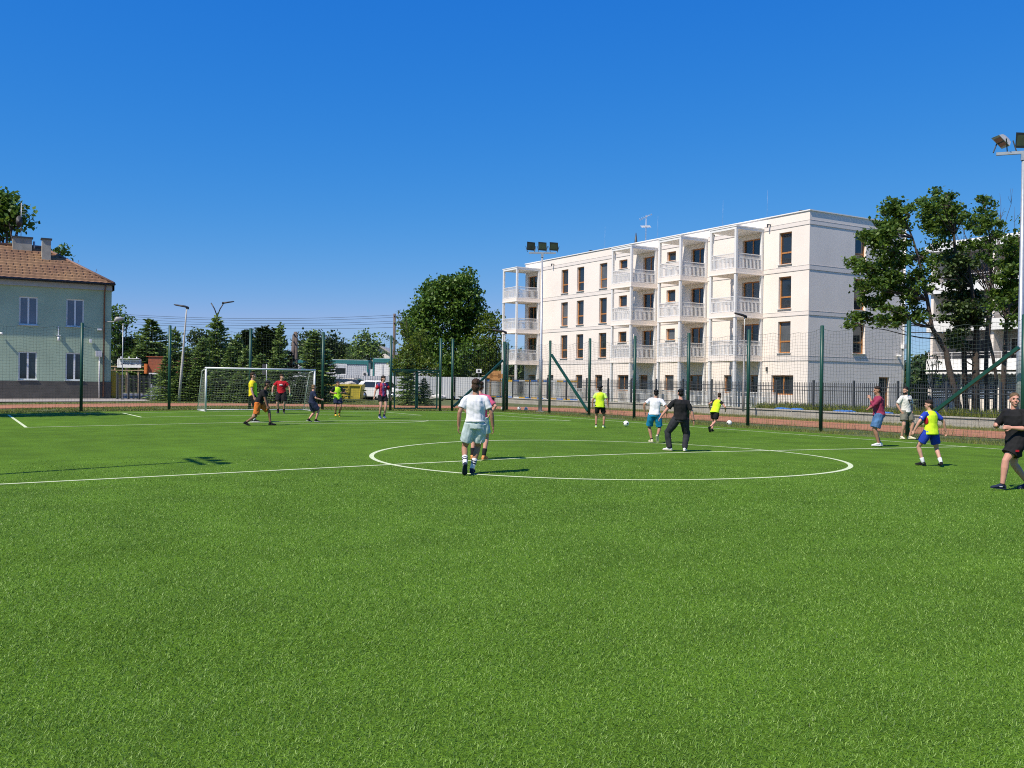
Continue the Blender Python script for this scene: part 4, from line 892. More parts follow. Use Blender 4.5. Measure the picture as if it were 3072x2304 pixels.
def rand_quads(P, size, up=.35, asp=.75, seed=0):
    """leaf quads at points P (n,3)"""
    g = np.random.default_rng(seed); n = len(P)
    nv = g.normal(size=(n,3)); nv[:,2] += up*2; nv /= np.linalg.norm(nv, axis=1)[:,None]
    t = g.normal(size=(n,3)); t -= nv*(t*nv).sum(1)[:,None]; t /= np.linalg.norm(t, axis=1)[:,None]; b = np.cross(nv, t)
    s = size*g.uniform(.6, 1.3, n)[:,None]; t *= s; b *= s*asp
    V = np.stack([P-t, P-b*.9+t*.15, P+t, P+b*.9+t*.15], 1)
    return V.reshape(-1,3), np.arange(n*4).reshape(n,4)
def clumps(blobs, per, lsize, csize, seed, shell=.45):
    """blobs: (centre, (rx,ry,rz)); leaves gathered in clumps through each blob's volume, denser to the outside"""
    g = np.random.default_rng(seed); out = []
    for c, r in blobs:
        vol = max(1, int(per*(r[0]*r[1]*r[2])**(2/3))); d = g.normal(size=(vol,3)); d /= np.linalg.norm(d, axis=1)[:,None]
        q = d*(g.uniform(shell, 1.0, vol)**.7)[:,None]*np.array(r) + np.array(c)
        for p in q:
            k = int(g.integers(9, 20)); o = g.normal(size=(k,3))*np.array([csize, csize, csize*.55]); out.append(p + o)
    return np.concatenate(out)
def limb(mb, a, b, r0, r1, bend=.1, seed=0, n=6):
    a, b = Vector(a), Vector(b); L = (b-a).length; pts = []
    for i in range(n+1):
        t = i/n; w_ = math.sin(math.pi*t)*bend*L; pts.append(a.lerp(b, t) + Vector((noise.noise((t*2,seed,0)), noise.noise((t*2,seed,5)), .3*noise.noise((t*2,seed,9))))*w_*2)
    mb.tube(pts, [r0+(r1-r0)*i/n for i in range(n+1)], 7); return pts
def broadleaf(name, label, loc, blobs, trunk_h, tr, m, per=26, lsize=.12, csize=.28, seed=1, cat='tree', group=None, nl=9, shell=.45):
    t = thing(name, label, cat, loc, 0, group); lo = Vector(loc)
    P = clumps(blobs, per, lsize, csize, seed, shell); V, F = rand_quads(P, lsize, seed=seed); np_mesh('crown', V, F, m, t)
    mb = MB(); top = Vector((0,0,trunk_h)); limb(mb, (0,0,-.1), top, tr, tr*.75, .04, seed); g = random.Random(seed)
    bl = sorted(blobs, key=lambda b: -b[1][0])[:nl]
    for i, (c, r) in enumerate(bl):
        st = top*g.uniform(.72, 1.0); e = Vector(c); limb(mb, st, e, tr*.42, .02, .1, seed+i)
        for k in range(3): q = e + Vector((g.uniform(-1,1)*r[0], g.uniform(-1,1)*r[1], g.uniform(-.2,.9)*r[2]))*.8; limb(mb, st.lerp(e, g.uniform(.5,.9)), q, tr*.14, .012, .1, seed+i*7+k, 4)
    mb.build('trunk', M_bark, t); return t
def oval_blobs(rx, rz, zc, n, seed, lump=.42):
    g = np.random.default_rng(seed); bl = [((0,0,zc),(rx*.72,rx*.72,rz*.75))]
    for i in range(n):
        d = g.normal(size=3); d /= np.linalg.norm(d); c = (d[0]*rx*.68, d[1]*rx*.68, zc+d[2]*rz*.70); s = g.uniform(.75, 1.25)*lump; bl.append((c, (rx*s, rx*s, rz*s*.8)))
    return bl
# big maple behind the hoarding
p = base(1350, 94, -.1); pxm = 94/FPX
def big(u, v, r, dz=0): q = at(u, v, 94) - p; return ((q.x, q.y, q.z), (r*pxm*1.06, r*pxm*1.06, r*pxm*.88))
bb = [big(u, v, r) for u, v, r in ((1352,870,48),(1385,850,36),(1395,905,55),(1335,915,60),(1290,930,42),(1420,950,48),(1360,975,70),(1300,985,50),(1425,1005,42),(1270,985,32),(1275,1040,42),(1330,1050,60),(1390,1060,55),(1430,1060,36),(1300,1095,45),(1365,1110,45),(1325,868,30),(1245,1010,26),(1380,834,26),(1300,890,42),(1265,945,38),(1340,855,36),(1240,985,30),(1410,880,36),(1440,975,36),(1435,935,30))]
g_ = np.random.default_rng(4)
bb = [((c[0]+g_.normal()*.35, c[1]+g_.normal()*1.2, c[2]), r) for c, r in bb]
broadleaf('maple_tree', 'large round dark green maple towering behind the metal hoarding', p, bb, 3.2, .34, L_maple, per=30, lsize=.17, csize=.36, seed=11)
# lighter trees either side
p = base(1228, 86, -.1); q = lambda u, v, r: (tuple(at(u,v,86)-p), (r*86/FPX,)*3)
broadleaf('lilac_tree', 'light yellow green bushy tree left of the big maple', p, [q(1228,1075,48),(q(1205,1095,34)),q(1262,1085,42),q(1240,1035,34),q(1285,1110,36),q(1215,1045,18),q(1190,1110,22),q(1262,1010,20)], 1.6, .12, L_light, per=30, lsize=.12, csize=.25, seed=21)
mb = MB(); t_ = bpy.data.objects['lilac_tree']
for k, (u, v) in enumerate(((1195,935),(1200,965),(1150,1005),(1205,990),(1218,955))): limb(mb, at(1235,1050,86)-p, at(u,v,86)-p, .04, .012, .12, k)
P_ = np.concatenate([np.array([list((at(1235,1050,86).lerp(at(u,v,86), s)-p))]) + rng.normal(size=(26,3))*.13 for u, v in ((1195,935),(1200,965),(1150,1005),(1205,990),(1218,955)) for s in (.55,.7,.85,.97)])
V, F = rand_quads(P_, .09, seed=3); np_mesh('shoots', V, F, L_light, t_); mb.build('thin_branch', M_bark, t_)
p = base(1480, 92, -.1); q = lambda u, v, r: (tuple(at(u,v,92)-p), (r*92/FPX,)*3)
broadleaf('acacia_tree', 'loose lighter green tree between the big maple and the apartment block', p, [q(1470,960,30),q(1490,985,30),q(1455,1010,40),q(1480,1050,44),q(1500,1030,26),q(1455,1080,40),q(1490,1100,36),q(1475,1120,38),q(1440,1110,30),q(1505,1075,20)], 2.2, .14, L_light, per=22, lsize=.12, csize=.28, seed=31)

def spruce(H, Rr, seed, m=L_spruce, narrow=False, dens=1.):
    g = np.random.default_rng(seed); Vs = []; mb = MB(); mb.tube([(0,0,-.1),(0,0,H*.6),(0,0,H*.985)], [.016*H+.03,.010*H+.015,.008], 7)
    z = .12 if not narrow else .05
    P = []; D = []
    while z < H*.97:
        t = z/H; rr = Rr*(1-t)**(.82 if not narrow else .45)*g.uniform(.8,1.12) + .04; nb = int((7+5*(1-t))*dens) if not narrow else int(9*dens)
        a0 = g.uniform(0, 6.3)
        for k in range(nb):
            a = a0+6.283*k/nb+g.normal()*.2; L = rr*g.uniform(.6, 1.2); zj = g.normal()*.10; rise = -.12+.42*t if not narrow else .9
            dirv = np.array([math.cos(a), math.sin(a), rise]); s = np.arange(.12, 1, .11 if L > .5 else .2)
            for si in s:
                q = dirv*L*si; q[2] += zj;  q[2] += -.22*L*si*si*(1-t) + .16*L*si**3 + z
                wv = .16*L*(1-si)+.05
                for side in (-1, 1, 0):
                    off = np.array([-math.sin(a)*side*wv, math.cos(a)*side*wv, -.02*abs(side)]) + g.normal(size=3)*.02
                    P.append(q+off*g.uniform(.4,1.)); d = np.array([math.cos(a+side*.8), math.sin(a+side*.8), -.15+rise*.3]) + g.normal(size=3)*.25; D.append(d)
        z += max(.10, (.20 if not narrow else .13)*g.uniform(.8,1.2)*(H/5.5)**.5)
    # leader tip
    for k in range(14): P.append(np.array([g.normal()*.03, g.normal()*.03, H*(.93+.07*k/14)])); D.append(np.array([g.normal()*.5, g.normal()*.5, .8]))
    P = np.array(P); D = np.array(D); D /= np.linalg.norm(D, axis=1)[:,None]; n = len(P); sz = g.uniform(.09, .17, n)[:,None]*min(1.25, (H/5.)**.4)
    nv = g.normal(size=(n,3)); nv[:,2] += 1.2; B = np.cross(D, nv); B /= np.linalg.norm(B, axis=1)[:,None]
    V = np.stack([P-B*sz*.22, P+D*sz*.5-B*sz*.40, P+D*sz*1.15, P+D*sz*.5+B*sz*.40], 1).reshape(-1,3)
    return V, np.arange(n*4).reshape(n,4), mb
protos = {}
def conifer(name, u, vtop, d, Rr, kind, label, seed, m=L_spruce):
    p = base(u, d, -.05 if d < 70 else -.1); H = zat(u, vtop, d)-p.z; key = (kind, seed % 4, m.name)
    if key not in protos:
        V, F, mb = spruce(5., 1.5 if kind == 's' else .55, seed+50, m, kind == 'c', 1.25)
        me = np_mesh('crown', V, F, m); tr = mb.build('trunk', M_bark); protos[key] = (me.data, tr.data); bpy.data.objects.remove(me); bpy.data.objects.remove(tr)
    t = thing(name, label, 'tree', p, seed*1.3, 'conifers behind the goal'); k = H/5.; kr = Rr/(1.5 if kind == 's' else .55); t.scale = (kr, kr, k)
    for nm, me in zip(('crown','trunk'), protos[key]): link(bpy.data.objects.new(nm, me), t)
    return t
S = 'spruce_tree'
for i, (nm, u, vt, d, r, k, lab, m) in enumerate((
 (S,453,960,97,4.2,'s','tall wide spruce rising right of the banner',L_spruce),
 (S,420,1040,95,3.2,'s','lower spruce between the banner and the brick kiosk',L_spruce),
 (S,390,1010,98,3.4,'s','dark spruce behind the white banner',L_dark),
 (S,524,985,63,1.55,'s','slim spruce just right of the tall net post, with a pale tip',L_spruce),
 (S,500,1070,61,1.5,'s','low spruce at the left end of the spruce row',L_spruce),
 (S,560,1040,62.5,1.5,'s','spruce behind the leaning concrete lamp',L_spruce),
 (S,606,1010,62,1.5,'s','spruce left of the tallest one in the row',L_spruce),
 (S,649,945,64,2.1,'s','tallest spruce of the row, under the two armed lamp',L_spruce),
 (S,690,1040,61.5,1.5,'s','spruce right below the tallest one',L_spruce),
 (S,712,1000,64,1.4,'s','pointed spruce left of the second net post',L_spruce),
 (S,740,1040,61.5,1.5,'s','spruce at the second net post behind the goal',L_spruce),
 ('thuja_tree',738,990,67,.8,'c','dark columnar thuja left of the second net post',L_dark),
 ('thuja_tree',786,985,66,1.,'c','left one of the two columnar thujas behind the goal',L_dark),
 ('thuja_tree',816,988,66,.9,'c','right one of the two columnar thujas behind the goal',L_dark),
 (S,839,967,65,1.35,'s','sharp tall spruce right of the two thujas',L_spruce),
 (S,780,1060,61,1.6,'s','low spruce behind the middle of the goal',L_spruce),
 (S,822,1075,60.5,1.6,'s','low spruce behind the player in red',L_spruce),
 (S,865,1050,66,1.7,'s','brown tinged spruce by the double timber pole',L_dry),
 (S,900,1130,62,1.1,'s','small dark spruce seen through the right half of the goal',L_dark),
 (S,940,992,68,2.4,'s','broad spruce left of the third net post',L_spruce),
 (S,975,1050,70,2.0,'s','spruce right of the third net post',L_spruce),
 (S,958,1135,62,1.0,'s','low dark spruce beside the right goal post',L_dark),
 (S,1222,1050,63,1.25,'s','lone young spruce in front of the metal hoarding',L_spruce),
 (S,1272,1135,63.5,.95,'s','smallest spruce right of the lone young one',L_dark),
 (S,540,1120,60.5,1.4,'s','bushy low spruce in front of the leaning lamp',L_spruce),
 (S,590,1110,60.5,1.5,'s','bushy low spruce left of the goal post',L_spruce),
 (S,650,1110,60.5,1.6,'s','bushy low spruce behind the left goal post',L_spruce),
 (S,715,1120,60,1.5,'s','bushy low spruce left of the player in yellow',L_spruce),
 (S,757,1125,60,1.4,'s','bushy low spruce behind the player in yellow',L_spruce))):
    conifer(nm, u, vt, d, r, k, lab, i, m)
def pxtree(name, label, u, d, bl, th, tr, m, seed, per=24, ls=.16, cs=.34, group='trees behind the spruces', zb=-.1):
    p = base(u, d, zb); g = np.random.default_rng(seed)
    bs = [((lambda w_: ((w_.x+g.normal()*r*d/FPX*.25, w_.y+g.normal()*r*d/FPX*.3, w_.z), (r*d/FPX, r*d/FPX, r*d/FPX*.8)))(at(uu, vv, d)-p)) for uu, vv, r in bl]
    return broadleaf(name, label, p, bs, th, tr, m, per, ls, cs, seed, 'tree', group)
pxtree('pine_tree','dark rounded pine behind the spruces left of centre',606,92,((606,1005,26),(585,1020,20),(628,1018,22),(606,1030,28),(640,1035,18)),4,.2,L_dark,41)
pxtree('pine_tree','dark broad pine left of the third net post',925,98,((920,1012,22),(945,1008,22),(905,1025,18),(960,1022,18),(930,1035,26)),4,.2,L_dark,42)
pxtree('pine_tree','dark flat topped pine right of the third net post',1000,100,((990,1008,16),(1008,1010,15),(1000,1030,18),(1020,1035,18),(1040,1045,16),(985,1035,18),(1030,1060,24),(990,1060,26)),4.2,.2,L_dark,43)
pxtree('yew_tree','dense dark yew with domed crown left of the utility pole',1097,96,((1097,1010,22),(1085,1030,26),(1112,1030,26),(1075,1055,24),(1122,1052,22),(1098,1065,34),(1070,1075,18),(1128,1075,18)),2.5,.2,L_spruce,44)
pxtree('birch_tree','light green tree peeking out between net post and thujas',765,88,((763,1018,18),(775,1030,18),(755,1035,16),(770,1050,20)),3,.12,L_light,45)
pxtree('hazel_bush','low green bushes below the pines',1040,100,((1030,1080,26),(1060,1075,22),(1010,1085,22),(1080,1090,20),(985,1090,24),(1120,1092,20)),1,.1,L_light,46)
pxtree('poplar_tree','tall dark leafy tree right beside the green house',352,97,((352,935,22),(345,960,26),(372,955,20),(360,985,30),(385,962,14),(345,1010,34),(365,1030,34),(350,1060,36),(375,1075,30)),3,.2,L_maple,47)
pxtree('pine_tree','feathery pine between the poplar and the wide spruce',405,103,((410,1020,20),(425,1005,14),(400,1040,24),(430,1035,20),(395,1065,26)),3,.16,L_spruce,48)
pxtree('maple_tree','maple branch mass over the green house roof at the left edge',20,71,((8,590,20),(20,610,26),(-20,600,40),(40,625,22),(55,640,22),(20,650,28),(65,655,20),(75,668,14),(-15,660,40),(45,665,20),(62,690,10),(5,690,22),(15,705,16),(-40,640,60)),7,.3,L_maple,49,per=24,ls=.2,cs=.38)
pxtree('maple_tree','small maple top behind the chimney of the green house',178,76,((170,752,16),(185,750,14),(178,768,20),(195,770,12),(160,772,16),(180,790,22),(198,785,8)),8.6,.18,L_maple,50,ls=.15,cs=.25)
pxtree('bare_tree','thin pale leafing tree behind the wide spruce',480,104,((485,1005,14),(478,1020,14),(500,1015,12)),4,.1,L_light,51,per=6)
pxtree('maple_tree','maple beyond the left touchline shading the corner of the pitch',-430,34.8,((-330,900,110),(-440,850,130),(-260,960,95),(-350,740,120),(-520,900,110),(-270,820,95),(-440,640,120),(-330,600,100),(-520,720,120),(-420,500,100),(-250,700,85),(-360,980,90)),3.,.2,L_maple,52,ls=.17,cs=.36,per=30)
# hedge of far trees to close the horizon
far = []
g_ = np.random.default_rng(60)
for u in range(-900, 4200, 46):
    d = 150+g_.uniform(-12,25); z = g_.uniform(4.5,8.0)*(1 if u < 1300 else .9); q = base(u, d, -.1); far.append(((q.x,q.y,z*.45),(3.4,3.4,z*.55)))
P = clumps(far, 22, .3, .55, 61); V, F = rand_quads(P, .38, seed=62); o = np_mesh('treeline', V, F, L_dark); tag(o, 'far dark wood along the horizon', 'trees', kind='stuff')

# ---------------------------------------------------------------- maples at the right
def right_tree(label, d, base_uv, spine, blobs, seed, m=L_maple2, tr=.17, spread=1.5, per=15, ls=.098, dens=24):
    """spine: list of px points (u,v,depth offset); blobs px in the zoom frame of the tree; each gets its own depth"""
    g = np.random.default_rng(seed); p = at(base_uv[0], base_uv[1], d); p.z = .1
    t = thing('maple_tree', label, 'tree', p, 0, 'maples in front of the balcony block')
    sp = [at(u, v, d+dd)-p for u, v, dd in spine]; sp[0] = Vector((0,0,-.1)); mb = MB(); n = len(sp)
    mb.tube(sp, [tr*(1-.82*i/(n-1)) for i in range(n)], 8)
    Ps = []
    for i, (x, y, r) in enumerate(blobs):
        u, v, rp = 2500+x/3.607, 540+y/3.607, r*1.08/3.607; dd = d+g.normal()*spread; c = at(u, v, dd)-p; rw_ = rp*dd/FPX
        # nearest lower spine point
        k = min(range(n), key=lambda j: (sp[j]-c).length + max(0, sp[j].z-c.z+.2)*3); limb(mb, sp[k], c, .035, .010, .14, seed*31+i, 5)
        nc = max(4, int(dens*(rw_/.5)**2)); q = g.normal(size=(nc,3)); q /= np.linalg.norm(q, axis=1)[:,None]; q *= (g.uniform(.1,1.,nc)**.6)[:,None]*rw_*np.array([1,1,.8])
        for o in q:
            kk = int(g.integers(15, 27)); Ps.append(np.array(c)+o+g.normal(size=(kk,3))*np.array([.17,.17,.09]))
    P = np.concatenate(Ps); V, F = rand_quads(P, ls, up=.55, seed=seed); np_mesh('crown', V, F, m, t); mb.build('trunk', M_bark, t); return t
B1 = ((650,270,80),(600,330,80),(690,390,100),(550,470,80),(700,510,95),(620,560,90),(500,560,70),(430,600,80),(350,600,60),(430,690,75),(560,660,85),(720,690,80),(500,770,60),(640,800,85),(240,880,75),(320,930,65),(450,930,75),(560,890,75),(680,930,85),(780,860,60),(300,1000,50),(440,1020,65),(580,1040,85),(700,1060,80),(280,1150,60),(380,1160,80),(500,1140,85),(640,1180,85),(760,1160,70),(350,1290,70),(450,1330,70),(560,1250,75),(240,1480,65),(330,1500,65),(190,1570,50),(520,1490,60),(510,1570,35),(700,1490,70),(690,1580,45),(590,1390,50),(850,1100,70),(850,1230,60),(930,1000,65),(960,860,65),(960,790,50),(870,1320,60),(760,1430,80),(880,1440,80),(960,1500,55),(930,1160,60),(800,1270,50),(800,310,35),(850,300,28))
right_tree('leaning maple with spreading crown in front of the end face of the white block', 46, (2884,1246), ((2884,1246,0),(2858,1150,0),(2845,1095,0),(2838,1052,0),(2815,1017,0),(2796,983,0),(2782,900,0),(2770,840,0),(2757,780,0),(2738,715,0),(2715,660,0)), B1, 71)
B2 = ((1120,130,30),(1260,165,40),(960,245,55),(1040,270,75),(1150,210,70),(1250,200,50),(1100,340,95),(1230,340,95),(1350,300,65),(1000,400,80),(1150,460,95),(1300,430,90),(1420,400,60),(1010,520,60),(1130,580,75),(1270,560,65),(1200,680,60),(1100,720,50),(1300,760,45),(1400,740,50),(1080,920,60),(1120,860,50),(1220,830,55),(1060,1050,55),(1040,1180,55))
right_tree('upright maple with a straight trunk right of the leaning one', 48, (2899,1246), ((2899,1246,0),(2893,1100,0),(2890,1000,0),(2880,880,0),(2866,780,0),(2862,700,0),(2852,620,0),(2840,585,0)), B2, 72, tr=.15)
B2b = ((1300,900,100),(1380,880,95),(1450,930,75),(1250,990,75),(1350,1050,115),(1450,1100,100),(1280,1130,80),(1400,1250,115),(1330,1380,95),(1450,1400,105),(1530,1250,80),(1380,1500,95),(1520,1480,85),(1250,1250,60),(1420,1600,80),(1330,1650,80),(1300,1760,70),(1380,1800,70),(1180,1500,60),(1230,1380,60),(1560,1420,60),(1600,1300,60),(1580,1550,60))
right_tree('thick trunk smothered in dark ivy among the maples', 47.5, (2928,1250), ((2928,1250,0),(2927,1100,0),(2930,980,0),(2915,860,0),(2905,780,0)), B2b, 73, m=L_dark, tr=.23, spread=.5, dens=20)
B3 = ((1620,210,50),(1680,260,50),(1600,330,45),(1690,370,55),(1560,420,60),(1650,470,70),(1760,490,60),(1480,500,50),(1600,560,60),(1740,580,60),(1800,590,40),(1650,650,50),(1560,720,60),(1470,690,50),(1700,720,35),(1580,820,45),(1680,840,45),(1750,900,45),(1520,900,45))
right_tree('tall maple with an airy pointed top left of the right floodlight pole', 50, (2960,1240), ((2960,1240,0),(2958,1100,0),(2962,980,0),(2972,860,0),(2975,760,0),(2965,680,0),(2955,610,0)), B3, 74, tr=.13)
B4 = ((1900,650,60),(1960,700,75),(1870,760,70),(1920,850,80),(1850,920,60),(1960,960,75),(1900,1020,70),(1800,1080,65),(1900,1140,70),(1840,1230,85),(1930,1270,75),(1780,1310,65),(1730,1380,50),(1900,1380,65),(1740,1240,50),(1980,1120,70),(1990,820,70),(2060,560,50),(2080,440,45),(2100,650,70),(2120,800,80),(2130,1000,90),(2120,1200,90),(2050,1400,70),(1980,1500,60),(1900,1560,50),(2040,700,60))
right_tree('broad leafy maple behind the right floodlight pole', 45, (3010,1246), ((3010,1246,0),(3012,1100,0),(3020,960,0),(3035,860,0),(3040,760,0)), B4, 75, m=L_maple2, tr=.15, spread=1.)
bt = thing('bare_tree', 'leafless thin branched tree reaching above the maples', 'tree', base(2985, 54, .05)); p = bt.location.copy(); mb = MB(); g = random.Random(5)
root = at(2975, 900, 54)-p; limb(mb, (0,0,-.1), root, .12, .07, .05, 1)
for k in range(26):
    e = at(g.uniform(2790,3060), g.uniform(560,740), 54+g.uniform(-1.5,1.5))-p; st = root.lerp(e, g.uniform(0,.25)); pts = limb(mb, st, e, .028, .006, .10, k)
    for j in range(3): a = pts[g.randint(2,5)]; limb(mb, a, a+Vector((g.uniform(-.5,.5), g.uniform(-.5,.5), g.uniform(.3,.9))), .012, .004, .1, k*5+j, 3)
mb.build('trunk', M_bark, bt)
# saplings by the annex
p = base(2768, 50, .1); H = zat(2768, 1113, 50)-p.z; V, F, mb = spruce(H, .55, 91, L_dark); t = thing('spruce_sapling', 'small dark spruce sapling beside the grey annex', 'tree', p); np_mesh('crown', V, F, L_dark, t); mb.build('trunk', M_bark, t)
p = base(2799, 50, .1); q = lambda u, v, r: (tuple(at(u,v,50)-p), (r*50/FPX,)*3)
broadleaf('young_tree', 'thin young tree with sparse leaves left of the leaning maple', p, [q(2799,1090,14),q(2780,1080,10),q(2815,1085,12),q(2795,1110,12),q(2760,1098,8),q(2812,1068,9)], 1.6, .035, L_light, per=16, lsize=.06, csize=.12, seed=92)
p = base(2845, 49, .1); q = lambda u, v, r: (tuple(at(u,v,49)-p), (r*49/FPX,)*3)
broadleaf('yellow_shrub', 'yellow green shrub beside the white awning', p, [q(2838,1140,14),q(2855,1138,12),q(2826,1150,12),q(2862,1152,10)], .8, .04, L_light, per=30, lsize=.06, csize=.12, seed=93)
# ---------------------------------------------------------------- grasses and weeds
def tufts(name, label, n, pos, h0, h1, w_, m, seed, lean=.5):
    g = np.random.default_rng(seed); XY = pos(g, n); n = len(XY); z = np.array([gz(x) for x in XY[:,0]]) + (XY[:,2] if XY.shape[1] > 2 else 0)
    a = g.uniform(0, 6.283, n); h = g.uniform(h0, h1, n)*g.uniform(.5,1.,n); le = g.normal(0, lean, (n,2))*h[:,None]; b = np.stack([np.cos(a), np.sin(a)], 1)*w_/2
    V = np.empty((n,4,3)); B = np.stack([XY[:,0], XY[:,1]], 1)
    V[:,0,:2] = B-b; V[:,0,2] = z-.02; V[:,1,:2] = B+b; V[:,1,2] = z-.02
    V[:,2,:2] = B+le+b*.25; V[:,2,2] = z+h; V[:,3,:2] = B+le-b*.25; V[:,3,2] = z+h*.97
    o = np_mesh(name, V.reshape(-1,3), np.arange(n*4).reshape(n,4), m); tag(o, label, 'grass', kind='stuff')
L_grass = leaf_mat('verge_grass', (0.083,0.128,0.016), (0.156,0.204,0.027), (0.312,0.281,0.075), .3); L_weed = leaf_mat('dry_weed', (0.110,0.145,0.027), (0.202,0.221,0.048), (0.404,0.340,0.122), .3)
def patchy(X, Y, g, th=.42, f=.55): return np.array([noise.noise((x*f, y*f, 3.)) for x, y in zip(X, Y)])*.5+.5 > th + g.normal(0, .07, len(X))
def right_strip(g, n):
    x = 14.9+np.abs(g.normal(0, 1.5, n)); y = g.uniform(-8, 31, n); k = (x < 18.9) & patchy(x, y, g, .33); return np.stack([x[k], y[k]], 1)
tufts('verge_weeds', 'ragged weeds along the foot of the right net fence', 20000, right_strip, .03, .15, .012, L_grass, 101)
def wall_strip(g, n):
    x = g.uniform(23.6, 26.3, n); y = g.uniform(-2, 40, n); k = patchy(x, y, g, .42); return np.stack([x[k], y[k]], 1)
tufts('wall_weeds', 'dry grass between the running track and the concrete wall', 26000, wall_strip, .03, .14, .014, L_weed, 102)
def track_edge(g, n):
    x = np.where(g.uniform(0,1,n) < .5, 18.8+g.normal(0,.45,n), 23.8+g.normal(0,.4,n)); y = g.uniform(-6, 30, n); k = patchy(x, y, g, .45, .9); return np.stack([x[k], y[k]], 1)
tufts('track_weeds', 'tall thin weeds creeping over the edges of the clay track', 5000, track_edge, .10, .42, .009, L_weed, 103, .3)
def far_strip(g, n):
    x = g.uniform(-20, 17, n); y = np.where(g.uniform(0,1,n) < .5, g.uniform(29.4, 35.6, n), g.uniform(41.3, 62, n)); k = patchy(x, y, g, .36) & ~((x < -1) & (y > 45)); return np.stack([x[k], y[k]], 1)
tufts('far_verge_grass', 'rough grass on both sides of the clay track behind the goal', 70000, far_strip, .02, .09, .03, L_grass, 104)
def top_strip(g, n):
    x = g.uniform(26.75, 29.5, n); y = g.uniform(3, 22, n); k = patchy(x, y, g, .38); return np.stack([x[k], y[k], np.full(k.sum(), .33)], 1)
tufts('bank_plants', 'green plants growing behind the palisade on the wall', 26000, top_strip, .1, .55, .03, L_grass, 105)
# ================================================================ people
def tone(n, c): return mat(n, c, .55, .06, 14, .0, 60, spec=.35)
SK = {'fair': tone('fair_skin', (.52,.285,.20)), 'pink': tone('rosy_skin', (.56,.28,.20)), 'tan': tone('tanned_skin', (.36,.185,.115)), 'brown': tone('brown_skin', (.22,.11,.065))}
HR = {k: mat('hair_'+k, c, .6, .25, 30, .25, 120, spec=.2) for k, c in (('dark',(.022,.015,.011)),('brown',(.040,.022,.012)),('fair',(.20,.13,.065)),('sandy',(.13,.085,.045)),('black',(.010,.009,.009)))}
CL = {}
def cloth(name, c, var=.06):
    if name not in CL: CL[name] = mat(name+'_cloth', c, .85, var, 9, .10, 45, spec=.2)
    return CL[name]
M_eye = mat('eye_dark', (.012,.010,.009), .2, .1); M_lip = mat('lip', (.38,.13,.11), .5, .08); M_white_cloth = cloth('white', (.72,.72,.74))
def striped_cloth():
    m = bpy.data.materials.new('striped_shirt_cloth'); m.use_nodes = True; N = m.node_tree.nodes; L = m.node_tree.links; b = N['Principled BSDF']; b.inputs['Roughness'].default_value = .8
    tc = N.new('ShaderNodeTexCoord'); sx = N.new('ShaderNodeSeparateXYZ'); L.new(tc.outputs['Object'], sx.inputs[0]); n = N.new('ShaderNodeTexNoise'); n.inputs['Scale'].default_value = 9; L.new(tc.outputs['Object'], n.inputs['Vector'])
    a = N.new('ShaderNodeMath'); a.operation = 'MULTIPLY_ADD'; a.inputs[1].default_value = .05; L.new(n.outputs['Fac'], a.inputs[0]); L.new(sx.outputs[0], a.inputs[2])
    m1 = N.new('ShaderNodeMath'); m1.operation = 'MULTIPLY'; m1.inputs[1].default_value = 5.6; L.new(a.outputs[0], m1.inputs[0]); f = N.new('ShaderNodeMath'); f.operation = 'FRACT'; L.new(m1.outputs[0], f.inputs[0])
    r = N.new('ShaderNodeValToRGB'); r.color_ramp.interpolation = 'CONSTANT'; e = r.color_ramp.elements; e[0].color = (.06,.035,.16,1); e[1].position = .5; e[1].color = (.40,.02,.05,1); L.new(f.outputs[0], r.inputs['Fac']); L.new(r.outputs[0], b.inputs['Base Color']); return m
def remesh(mb, name, m, par, vox, smooth=3, wr=0., wf=9., seed=0):
    me = bpy.data.meshes.new(name); me.from_pydata(mb.v, [], mb.f); bm = bmesh.new(); bm.from_mesh(me); bmesh.ops.recalc_face_normals(bm, faces=bm.faces); bm.to_mesh(me); bm.free()
    o = bpy.data.objects.new(name, me); COL.objects.link(o); md = o.modifiers.new('r', 'REMESH'); md.mode = 'VOXEL'; md.voxel_size = vox; md.use_smooth_shade = True
    if smooth: sm = o.modifiers.new('s', 'SMOOTH'); sm.iterations = smooth; sm.factor = .5
    dg = bpy.context.evaluated_depsgraph_get(); me2 = bpy.data.meshes.new_from_object(o.evaluated_get(dg)); bpy.data.objects.remove(o); bpy.data.meshes.remove(me)
    if wr:
        n = len(me2.vertices); co = np.empty(n*3, np.float32); me2.vertices.foreach_get('co', co); co = co.reshape(-1,3); no = np.empty(n*3, np.float32); me2.vertices.foreach_get('normal', no); no = no.reshape(-1,3)
        d = np.array([noise.noise((v[0]*wf, v[1]*wf, v[2]*wf*.55+seed))+.5*noise.noise((v[0]*wf*2.1+v[2]*6, v[1]*wf*2.1, v[2]*wf*1.4+seed)) for v in co]); co += no*(d*wr)[:,None]; me2.vertices.foreach_set('co', co.ravel()); me2.update()
    me2.name = name; me2.materials.clear(); me2.materials.append(m); me2.polygons.foreach_set('use_smooth', np.ones(len(me2.polygons), bool))
    return link(bpy.data.objects.new(name, me2), par)
def ik(a, b, l1, l2, pole):
    a, b, pole = Vector(a), Vector(b), Vector(pole); d = b-a; L = min(d.length, (l1+l2)*.999); d.normalize(); b = a+d*L
    x = (l1*l1-l2*l2+L*L)/(2*L); h = math.sqrt(max(0, l1*l1-x*x)); p = pole - d*pole.dot(d); p.normalize(); return a+d*x+p*h, b
